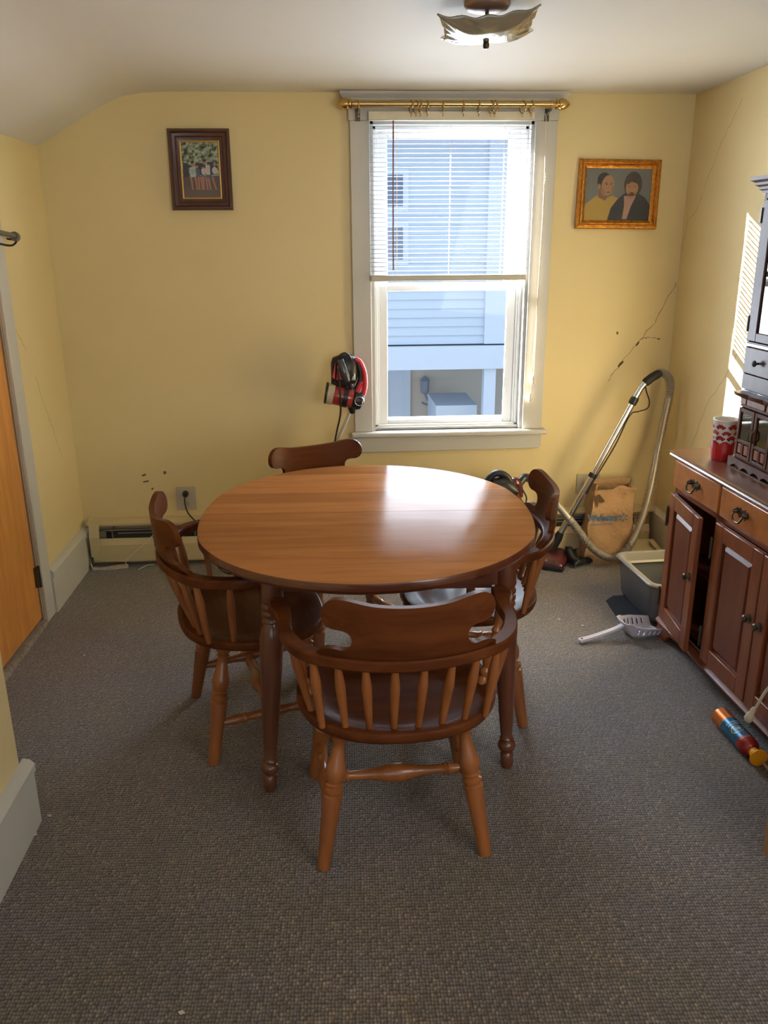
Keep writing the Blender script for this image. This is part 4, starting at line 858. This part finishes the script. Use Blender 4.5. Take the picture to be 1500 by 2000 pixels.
t = empty('litter_scoop', (.975, -1.032, .0), math.radians(14), label='pale lavender slotted litter scoop lying on the carpet in front of the pan', cat='scoop'); t.scale = (1.1, 1.1, 1.15)
# shallow slotted tray
bm = B(); nx, ny = 24, 24; vs = {}
def sc(i, j):
    u = i / nx; v = -1 + 2 * j / ny; hw_ = .040 + .026 * min(1, u * 2.2) ** .8
    x = -.04 + .165 * u; y = v * hw_; e = abs(v)
    wall = .052 * max(0, (e - .66) / .34) ** 1.1 * (1 - .45 * u) + (.052 * max(0, (.18 - u) / .18) ** 1.2)
    return (x, y, .006 + min(wall, .054) + .006 * (1 - u))
for i in range(nx + 1):
    for j in range(ny + 1): vs[i, j] = bm.verts.new(sc(i, j))
for i in range(nx):
    for j in range(ny):
        if 6 <= i <= 21 and j in (6, 8, 10, 13, 15, 17) and i != 13: continue
        if 5 <= i <= 18 and i % 3 == 0 and j in (1, 2, 21, 22): continue
        bm.faces.new((vs[i, j], vs[i + 1, j], vs[i + 1, j + 1], vs[i, j + 1]))
o = obj('scoop_tray', bm, 'lav', t, smooth=True, autosm=70); md = o.modifiers.new('s', 'SOLIDIFY'); md.thickness = .003; md.offset = 1
hp = spline([(-.036, 0, .048), (-.07, 0, .036), (-.12, 0, .026), (-.17, 0, .018), (-.205, 0, .014), (-.222, 0, .012)], 5); rings = []
for k, p in enumerate(hp):
    w_ = .011 + .004 * abs(k / len(hp) - .2) + (-.005 if k == len(hp) - 1 else 0); rings.append([(p.x, -w_, p.z - .004), (p.x, w_, p.z - .004), (p.x, w_ * .8, p.z + .004), (p.x, -w_ * .8, p.z + .004)])
hd_ = obj('scoop_handle', ring_loft(B(), rings), 'lav', t, smooth=True, autosm=50)
obj('hang_hole', prism(B(), ell(-.210, 0, .004, .004, 12), lambda a, b: (a, b, .0175), lambda a, b: (a, b, .0186)), 'hole', hd_)

# ------------------------------------------------------------ fallen heater cover pieces in the corner
tag(obj('heater_cover_piece', box(B(), -.062, .062, -.085, .085, 0, .014), 'heater', loc=(1.335, -.185, .050), rot=(math.radians(24), 0, math.radians(-10)), bevel=.003), 'flat beige metal cover piece leaning on the heater in the right corner', 'cover piece')
tag(obj('heater_cover_piece', box(B(), -.014, .014, -.13, .05, 0, .010), 'heater', loc=(1.40, -.20, .075), rot=(math.radians(30), math.radians(-8), math.radians(22)), bevel=.003), 'narrow beige cover piece leaning upright in the right corner behind the flat one', 'cover piece')

# ------------------------------------------------------------ paper grocery bag
t = empty('paper_bag', (1.130, -.155, 0), math.radians(-4), label='crumpled brown paper grocery bag with blue lettering in the right corner', cat='paper bag')
bw, bd_, bh = .115, .075, .41
def crump(p, k=.010):
    v = Vector(p); n_ = noise.noise_vector(v * 12) * k + noise.noise_vector(v * 29) * k * .22; return v + n_
def bagxy(a, z):       # perimeter point a in 0..4
    s = int(a) % 4; f = a - int(a); tz = z / bh
    hw_ = bw * (1 - .12 * tz) ; hd2 = bd_ * (1 - .30 * tz)
    c = [(-hw_, -hd2), (hw_, -hd2), (hw_, hd2), (-hw_, hd2)]; x = c[s][0] + (c[(s + 1) % 4][0] - c[s][0]) * f; y = c[s][1] + (c[(s + 1) % 4][1] - c[s][1]) * f
    if s in (1, 3): x += (-1 if s == 1 else 1) * .018 * math.sin(f * PI) * tz      # gusset folds in
    return x + .035 * tz, y + .02 * tz
bm = B(); NP, NZ = 48, 22; rings = []
for j in range(NZ + 1):
    ring = []
    for i in range(NP):
        a = 4 * i / NP; z = bh * j / NZ; x, y = bagxy(a, z)
        if j == NZ: z += -.035 * max(0, 1 - abs(a - .15) / .5) + (.018 if 2 <= a < 3 else 0) - (.020 if .0 <= a < .4 else 0)
        ring.append(crump((x, y, z), .016) if j else (x, y, .001))
    rings.append(ring)
vr = [[bm.verts.new(p) for p in r] for r in rings]
for j in range(NZ):
    for i in range(NP): bm.faces.new((vr[j][i], vr[j][(i + 1) % NP], vr[j + 1][(i + 1) % NP], vr[j + 1][i]))
bm.faces.new(vr[0][::-1])
o = obj('bag_walls', bm, 'paper', t, smooth=True, autosm=28); md = o.modifiers.new('s', 'SOLIDIFY'); md.thickness = .0016; md.offset = 0
def onbag(x, z, e=.004):     # front face
    hw_ = bw * (1 - .12 * z / bh); f = (x - .035 * z / bh + hw_) / (2 * hw_); f = max(0, min(.999, f)); X, Y = bagxy(f, z); q = crump((X, Y, z), .016); return Vector((x, q.y - e - .003, z))
def text_mesh(s, size, shear=0):
    cu = bpy.data.curves.new('t', 'FONT'); cu.body = s; cu.size = size; cu.offset = size * .028; cu.resolution_u = 3; cu.space_character = .95; ob = bpy.data.objects.new('t', cu); C.objects.link(ob)
    dg = bpy.context.evaluated_depsgraph_get(); me_ = bpy.data.meshes.new_from_object(ob.evaluated_get(dg)); bpy.data.objects.remove(ob); return me_
def put_text(s, size, x0, z0, m, nm, parent):
    me_ = text_mesh(s, size); b_m = B(); b_m.from_mesh(me_); bmesh.ops.triangulate(b_m, faces=b_m.faces)
    for i in range(40):
        bmesh.ops.bisect_plane(b_m, geom=b_m.verts[:] + b_m.edges[:] + b_m.faces[:], plane_co=(i * .006, 0, 0), plane_no=(1, 0, 0))
    for v in b_m.verts: v.co = onbag(x0 + v.co.x, z0 + v.co.y)
    return obj(nm, b_m, m, parent)
put_text('Walmart', .046, -.105, .235, 'print', 'lettering', t)
put_text('Save money. Live better.', .0125, -.085, .212, 'print', 'small_lettering', t)
bm = B()
for k in range(6):
    a = PI / 6 + k * PI / 3; c, s_ = math.cos(a), math.sin(a); px_, py_ = .078, .252
    pts = [(.008, -.0022), (.022, -.0035), (.026, 0), (.022, .0035), (.008, .0022)]
    bm.faces.new([bm.verts.new(onbag(px_ + u * c - v * s_, py_ + u * s_ + v * c)) for u, v in pts])
obj('spark_logo', bm, 'print', t)
obj('torn_patch', flat(B(), [(-.085, .355), (-.05, .372), (-.035, .355), (-.02, .335), (-.035, .325), (-.05, .338), (-.058, .30), (-.066, .335)], lambda a, b: onbag(a, b, .005)), 'papertorn', t)

# ------------------------------------------------------------ canister vacuum: body, hose, wand, power head
t = empty('canister_vacuum', (.55, -.30, 0), label='canister vacuum with long grey hose and chrome wand leaning in the right corner', cat='vacuum cleaner')
V0 = Vector((.55, -.30, 0)); rel = lambda pts: [Vector(p) - V0 for p in pts]
# canister stands on its end behind the table
bm = B(); rings = []
for z, hx, hy in ((0, .11, .085), (.02, .125, .10), (.12, .13, .11), (.28, .125, .105), (.38, .10, .085), (.44, .06, .05), (.45, .02, .02)): rings.append(rr(hx, hy, min(hx, hy) * .8, z, 5))
can = obj('canister_body', ring_loft(bm, rings), 'maroon', t, smooth=True, autosm=60); can.rotation_euler = (0, math.radians(2), 0)
bm = B(); tube(bm, spline([(-.095, -.02, .40), (-.085, -.02, .47), (-.045, -.02, .525), (.0, -.02, .525), (.035, -.02, .49), (.04, -.02, .43)], 6), .017, 10); hdl = obj('carry_handle', bm, 'black', t, smooth=True)
obj('handle_cowl', ring_loft(B(), [[(x, y + .05 * math.cos(a), z + .055 * math.sin(a) * k) for a in [2 * PI * i / 14 for i in range(14)]] for x, y, z, k in ((-.07, -.01, .44, .3), (-.05, -.02, .455, .9), (.0, -.02, .46, 1), (.05, -.02, .45, .8), (.075, -.01, .44, .3))]), 'black', t, smooth=True)
obj('end_block', tube(B(), rel(spline([(.585, -.30, .44), (.610, -.30, .475), (.63, -.29, .455), (.635, -.285, .40)], 5)), .028, 12), 'maroon', t, smooth=True)
obj('hose_elbow', tube(B(), rel(spline([(.635, -.29, .462), (.665, -.27, .488), (.70, -.24, .478), (.745, -.21, .445)], 6)), .021, 12), 'black', t, smooth=True)
obj('cord_loop', tube(B(), rel(spline([(.655, -.30, .44), (.675, -.31, .40), (.668, -.31, .365), (.648, -.30, .385), (.640, -.295, .42)], 6)), .004, 8), 'black', t, smooth=True)
hose_pts = spline([(.745, -.21, .445), (.80, -.20, .395), (.86, -.24, .325), (.915, -.27, .26), (.958, -.275, .205), (1.00, -.285, .150), (1.045, -.29, .105), (1.10, -.29, .070), (1.150, -.285, .062), (1.205, -.28, .092), (1.255, -.26, .16), (1.298, -.24, .275), (1.335, -.215, .43), (1.375, -.16, .60), (1.395, -.15, .75), (1.408, -.15, .86), (1.402, -.16, .93), (1.375, -.17, .968), (1.34, -.18, .982), (1.325, -.185, .975)], 16)
LH = len(hose_pts)
obj('hose', tube(B(), rel(hose_pts), lambda u: 0.0183 + .0024 * math.cos(u * (LH - 1) * PI), 12), 'hose', t, smooth=True, autosm=80)
Wt, Wb = Vector((1.325, -.185, .975)), Vector((.878, -.190, .142))
obj('grip', tube(B(), rel([(1.338, -.184, .982), (1.322, -.186, .974), (1.296, -.188, .960), (1.268, -.19, .938), (1.262, -.19, .932)]), lambda u: .0215 if .05 < u < .95 else .018, 14), 'blackm', t, smooth=True)
wand = obj('wand', tube(B(), rel([(1.268, -.19, .938), (1.245, -.192, .913), (1.225, -.195, .875), (1.214, -.196, .852), Vector((1.214, -.196, .852)).lerp(Wb, .5), Wb]), .0155, 14), 'chrome', t, smooth=True)
d_ = (Wb - Vector((1.214, -.196, .852)))
P_ = lambda f: Vector((1.214, -.196, .852)) + d_ * f
obj('wand_collar', lathe(lathe(B(), [(.018, 0), (.021, .3), (.021, .8), (.018, 1)], P_(-.02) - V0, P_(.03) - V0, n=14), [(.018, 0), (.019, .5), (.018, 1)], P_(.52) - V0, P_(.55) - V0, n=14), 'black', wand, smooth=True)
obj('wand_cord', tube(B(), rel(spline([(1.262, -.20, .925), (1.272, -.20, .89), (1.29, -.20, .845), (1.283, -.20, .81), (1.24, -.20, .795), P_(.10) + Vector((.014, -.012, -.005)), P_(.30) + Vector((.022, -.012, -.008)), P_(.5) + Vector((.016, -.012, -.008)), P_(.66) + Vector((.014, -.01, -.004))], 6)), .0035, 8), 'black', wand, smooth=True)
obj('wand_neck', lathe(B(), [(.018, 0), (.024, .3), (.024, .7), (.016, 1)], P_(.96) - V0, P_(1.10) - V0, n=14), 'blackm', t, smooth=True)
# power head on the floor
pm_ = Matrix.Translation(Vector((.845, -.165, 0)) - V0) @ Matrix.Rotation(math.radians(-30), 4, 'Z')
bm = B(); rings = []
for y, z0, z1, hw_ in ((-.12, .012, .030, .085), (-.105, .010, .045, .10), (-.05, .010, .062, .105), (.01, .010, .080, .10), (.05, .012, .070, .07), (.07, .02, .05, .04)):
    rings.append([pm_ @ Vector((x, y, z)) for x, z in ((-hw_, z0), (hw_, z0), (hw_, z0 + (z1 - z0) * .6), (hw_ * .75, z1), (-hw_ * .75, z1), (-hw_, z0 + (z1 - z0) * .6))])
obj('power_head', ring_loft(bm, rings), 'maroon', t, bevel=.006)
obj('bumper', box(B(), -.108, .108, -.130, -.095, .006, .026, pm_), 'black', t, bevel=.004)
obj('head_trim', box(B(), -.07, .07, -.1135, -.106, .040, .046, pm_), 'chrome', t)
for s in (-1, 1): a = pm_ @ Vector((s * .10, .03, .022)); b = pm_ @ Vector((s * .115, .03, .022)); obj('wheel', lathe(B(), [(.021, 0), (.021, 1)], a, b, n=16), 'blackm', t, smooth=True)
# loose dusting brush beside it
t = empty('vacuum_brush', (.995, -.235, .0), math.radians(28), label='loose black vacuum brush attachment with bristles on the carpet before the paper bag', cat='brush')
obj('brush_block', ring_loft(B(), [rr(.055, .020, .012, .012), rr(.066, .026, .014, .018), rr(.064, .024, .014, .030), rr(.04, .018, .01, .044)]), 'black', t, smooth=True)
bm = B()
for i in range(26):
    for k in (-1, 1): box(bm, -.058 + i * .0045, -.056 + i * .0045, k * .014 - .003, k * .014 + .003, .0, .014)
tag(obj('bristles', bm, mat('grey_bristle', (.20, .19, .16), .8), t), kind='stuff')
obj('brush_neck', tube(B(), spline([(-.03, .0, .035), (-.055, .01, .055), (-.062, .03, .085), (-.060, .035, .105)], 5), .018, 12), 'blackm', t, smooth=True)

# ------------------------------------------------------------ stick vacuum by the window
V1 = Vector((-.19, -.125, .93))
t = empty('stick_vacuum', (-.30, -.11, 0), label='red and black stick vacuum leaning on the wall left of the window', cat='vacuum cleaner')
E0 = Vector((-.30, -.11, 0)); q_ = lambda x, y, z: Vector((x, y, z)) - E0
obj('pole', tube(B(), [q_(-.160, -.13, .85), q_(-.245, -.12, .66), q_(-.46, -.10, .15), q_(-.505, -.095, .045)], .0095, 12), mat('pale_pole', (.66, .64, .58), .25, .5), t, smooth=True)
obj('floor_head', box(B(), -.34, -.10, -.045, .045, .006, .05), 'black', t, bevel=.012)
# motor housing
bm = B(); rings = []
for x, z, rx, rz in ((-.268, .985, .012, .05), (-.258, .99, .035, .072), (-.22, .995, .045, .080), (-.18, 1.0, .045, .078), (-.15, 1.0, .035, .065), (-.135, 1.0, .012, .03)):
    rings.append([q_(x, -.13 + rx * math.cos(a), z + .012 + rz * math.sin(a)) for a in [2 * PI * i / 18 for i in range(18)]])
mb = obj('motor_housing', ring_loft(bm, rings), 'black', t, smooth=True, autosm=60)
fy = lambda y: (lambda a, b: q_(a, y, b))
obj('red_vent', prism(prism(B(), [(-.262, .985), (-.245, 1.055), (-.250, .975)], fy(-.178), fy(-.165)), [(-.242, .972), (-.236, 1.045), (-.214, .975)], fy(-.181), fy(-.168)), 'red', mb)
obj('grey_cowl', tube(B(), [q_(-.222, -.165, 1.065), q_(-.212, -.172, 1.03), q_(-.200, -.175, .99), q_(-.190, -.17, .965)], lambda u: .017 + .006 * math.sin(u * PI), 12), mat('charcoal_gloss', (.05, .055, .065), .25, coat=.5), mb, smooth=True)
# open grip handle: black inner loop and red outer strap
obj('grip_handle', tube(B(), [q_(a, -.14, b) for a, b in [(p.x, p.y) for p in spline([(-.188, 1.058, 0), (-.160, 1.062, 0), (-.138, 1.045, 0), (-.125, .99, 0), (-.135, .945, 0), (-.155, .915, 0), (-.172, .93, 0), (-.180, .98, 0)], 6, closed=True)]], .0125, 10, closed=True), 'black', t, smooth=True)
obj('battery_window', box(B(), -.172, -.150, -.166, -.150, .965, 1.03, Matrix.Translation(-E0)), mat('pale_window', (.45, .50, .58), .1, .3, coat=.8), t, bevel=.006)
obj('red_strap', tube(B(), [q_(p.x, -.145, p.y) for p in spline([(-.150, 1.065, 0), (-.128, 1.052, 0), (-.110, 1.01, 0), (-.104, .97, 0), (-.106, .925, 0), (-.120, .885, 0), (-.138, .885, 0), (-.142, .91, 0), (-.122, .955, 0)], 6)], .0125, 10), 'red', t, smooth=True)
# dust cup, filter and lower motor
dc = obj('dust_cup', lathe(B(), [(.045, 0), (.048, .1), (.048, .9), (.044, 1)], q_(-.262, -.135, .895), q_(-.165, -.135, .872), n=24), mat('red_dust_cup', (.33, .035, .03), .2, coat=.6), t, smooth=True)
obj('filter_band', lathe(B(), [(.049, 0), (.0505, .05), (.0505, .95), (.049, 1)], q_(-.290, -.135, .902), q_(-.258, -.135, .894), n=24), mat('cream_filter', (.52, .45, .30), .6), dc, smooth=True)
obj('end_ring', lathe(B(), [(.045, 0), (.053, .2), (.053, 1)], q_(-.300, -.135, .904), q_(-.289, -.135, .902), n=24), 'black', dc, smooth=True)
obj('cup_band', lathe(B(), [(.0505, 0), (.0505, 1)], q_(-.213, -.135, .883), q_(-.190, -.135, .878), n=24), 'black', dc, smooth=True)
bm = lathe(B(), [(.030, 0), (.046, .15), (.048, .6), (.040, .85), (.015, 1)], q_(-.170, -.135, .874), q_(-.112, -.135, .855), n=20); obj('lower_motor', bm, 'black', t, smooth=True)
obj('dial', tube(B(), [q_(-.135 + .021 * math.cos(a), -.183, .868 + .021 * math.sin(a)) for a in [2 * PI * i / 20 for i in range(20)]], .0025, 8, closed=True), 'chrome', t, smooth=True)
obj('neck_socket', lathe(B(), [(.026, 0), (.022, .6), (.014, 1)], q_(-.172, -.133, .865), q_(-.166, -.13, .80), n=14), 'black', t, smooth=True)
obj('power_cord', tube(B(), spline([q_(-.235, -.19, 1.03), q_(-.228, -.195, .95), q_(-.225, -.195, .87), q_(-.228, -.17, .80), q_(-.245, -.14, .72), q_(-.262, -.13, .64), q_(-.30, -.12, .45), q_(-.36, -.12, .2), q_(-.42, -.13, .01)], 8), .0045, 8), 'black', t, smooth=True)
obj('cord_top_loop', tube(B(), spline([q_(-.236, -.17, 1.05), q_(-.225, -.17, 1.085), q_(-.200, -.17, 1.098), q_(-.178, -.17, 1.085), q_(-.170, -.165, 1.06)], 6), .004, 8), 'black', t, smooth=True)

# ------------------------------------------------------------ crumbs on the carpet
random.seed(11)
cr0 = None
for i, (x, y) in enumerate(((-1.12, -2.06), (-1.135, -2.14), (.715, -.86), (.80, -.93), (-1.30, -1.05), (-.62, -2.75))):
    if cr0 is None:
        bm = B(); bmesh.ops.create_icosphere(bm, subdivisions=1, radius=.006)
        for v in bm.verts: v.co = Vector((v.co.x * random.uniform(.8, 1.8), v.co.y * random.uniform(.6, 1.2), v.co.z * .5))
        cr0 = obj('debris_flake', bm, 'spill'); o = cr0
    else: o = cr0.copy(); C.objects.link(o)
    o.location = (x, y, .003); o.rotation_euler = (0, 0, i * 1.3)
    tag(o, ('tan flake of debris on the carpet at the corner of the partition baseboard', 'tan flake of debris on carpet close against the partition baseboard, nearer the camera', 'small flake on the sunlit carpet left of the litter pan', 'small flake on the carpet above the lavender scoop handle', 'small pale flake on the carpet in front of the left door', 'tiny pale flake on the open foreground carpet')[i], 'debris', 'flakes of debris on the carpet')

# ------------------------------------------------------------ outside: neighbouring house
hs = empty('neighbour_house', (0, 5, 0), label='pale blue-white clapboard house with a covered porch seen through the window', cat='house')
def clap(bm, x0, x1, y, z0, z1, pitch=.095):
    z = z0
    while z < z1 - 1e-4:
        zz = min(z + pitch, z1)
        prism(bm, [(y - .018, z), (y - .002, zz), (y + .05, zz), (y + .05, z)], lambda a, b: (x0, a, b), lambda a, b: (x1, a, b)); z = zz
    return bm
obj('siding', clap(B(), -1.6, 1.40, 0, .53, 2.62), 'siding', hs)
obj('siding', clap(B(), 1.66, 4.2, 0, .53, 2.62), 'siding', hs)
obj('corner_board', box(B(), 1.39, 1.67, -.05, .05, .53, 2.62), 'sidetrim', hs)
obj('porch_beam', box(B(), -1.6, 4.2, -.10, .08, .265, .515), 'sidetrim', hs)
obj('shadow_gap', box(B(), -1.6, 4.2, -.02, .03, .515, .53), 'dark', hs)
obj('porch_post', box(B(), 1.40, 1.53, -.06, .07, -2.5, .265), 'sidetrim', hs)
obj('porch_ceiling', box(B(), -1.6, 4.2, .08, 1.5, .29, .33), 'sidetrim', hs)
obj('porch_wall', clap(B(), -1.6, 4.2, 1.5, -2.5, .30, .11), 'beigesiding', hs)
pd = obj('porch_door', box(B(), -.35, .62, 1.44, 1.49, -2.0, .20), 'sidetrim', hs)
obj('door_glass', box(B(), -.25, .43, 1.425, 1.445, -1.6, .02), 'darkwin', pd)
obj('door_casing', box(box(B(), .62, .72, 1.43, 1.49, -2.0, .30), -.4, .72, 1.43, 1.485, .20, .30), 'sidetrim', hs)
ln = obj('lantern', lathe(B(), [(.03, 0), (.05, .02), (.055, .05), (.055, .16), (.065, .17), (.03, .21), (.012, .23)], (.90, 1.38, -.26), n=6), mat('grey_lantern', (.20, .24, .30), .4), hs)
obj('lantern_bracket', tube(B(), spline([(.90, 1.38, -.26), (.93, 1.38, -.33), (.98, 1.38, -.37), (.93, 1.38, -.40), (.86, 1.38, -.37)], 5), .012), mat('grey_bracket', (.20, .24, .30), .4), ln)
obj('porch_parapet', box(B(), .92, 1.40, .35, 1.2, -2.5, -.22), 'sidetrim', hs)
for (x0, x1, z0, z1) in ((.26, .50, 1.42, 1.74), (.26, .50, 1.95, 2.25)):
    wf = obj('window_trim', box(B(), x0 - .06, x1 + .06, -.035, .0, z0 - .06, z1 + .06), 'sidetrim', hs); obj('dark_pane', box(B(), x0, x1, -.045, -.03, z0, z1), 'darkwin', wf)
obj('eave', prism(B(), [(-.35, 2.62), (-.35, 2.70), (.8, 3.25), (.8, 3.15), (-.2, 2.62)], lambda a, b: (-1.7, a, b), lambda a, b: (4.3, a, b)), mat('grey_roof', (.30, .34, .42), .7), hs)
struct('ground', box(B(), -14, 14, WT + .02, 30, -2.7, -2.6), 'ground')
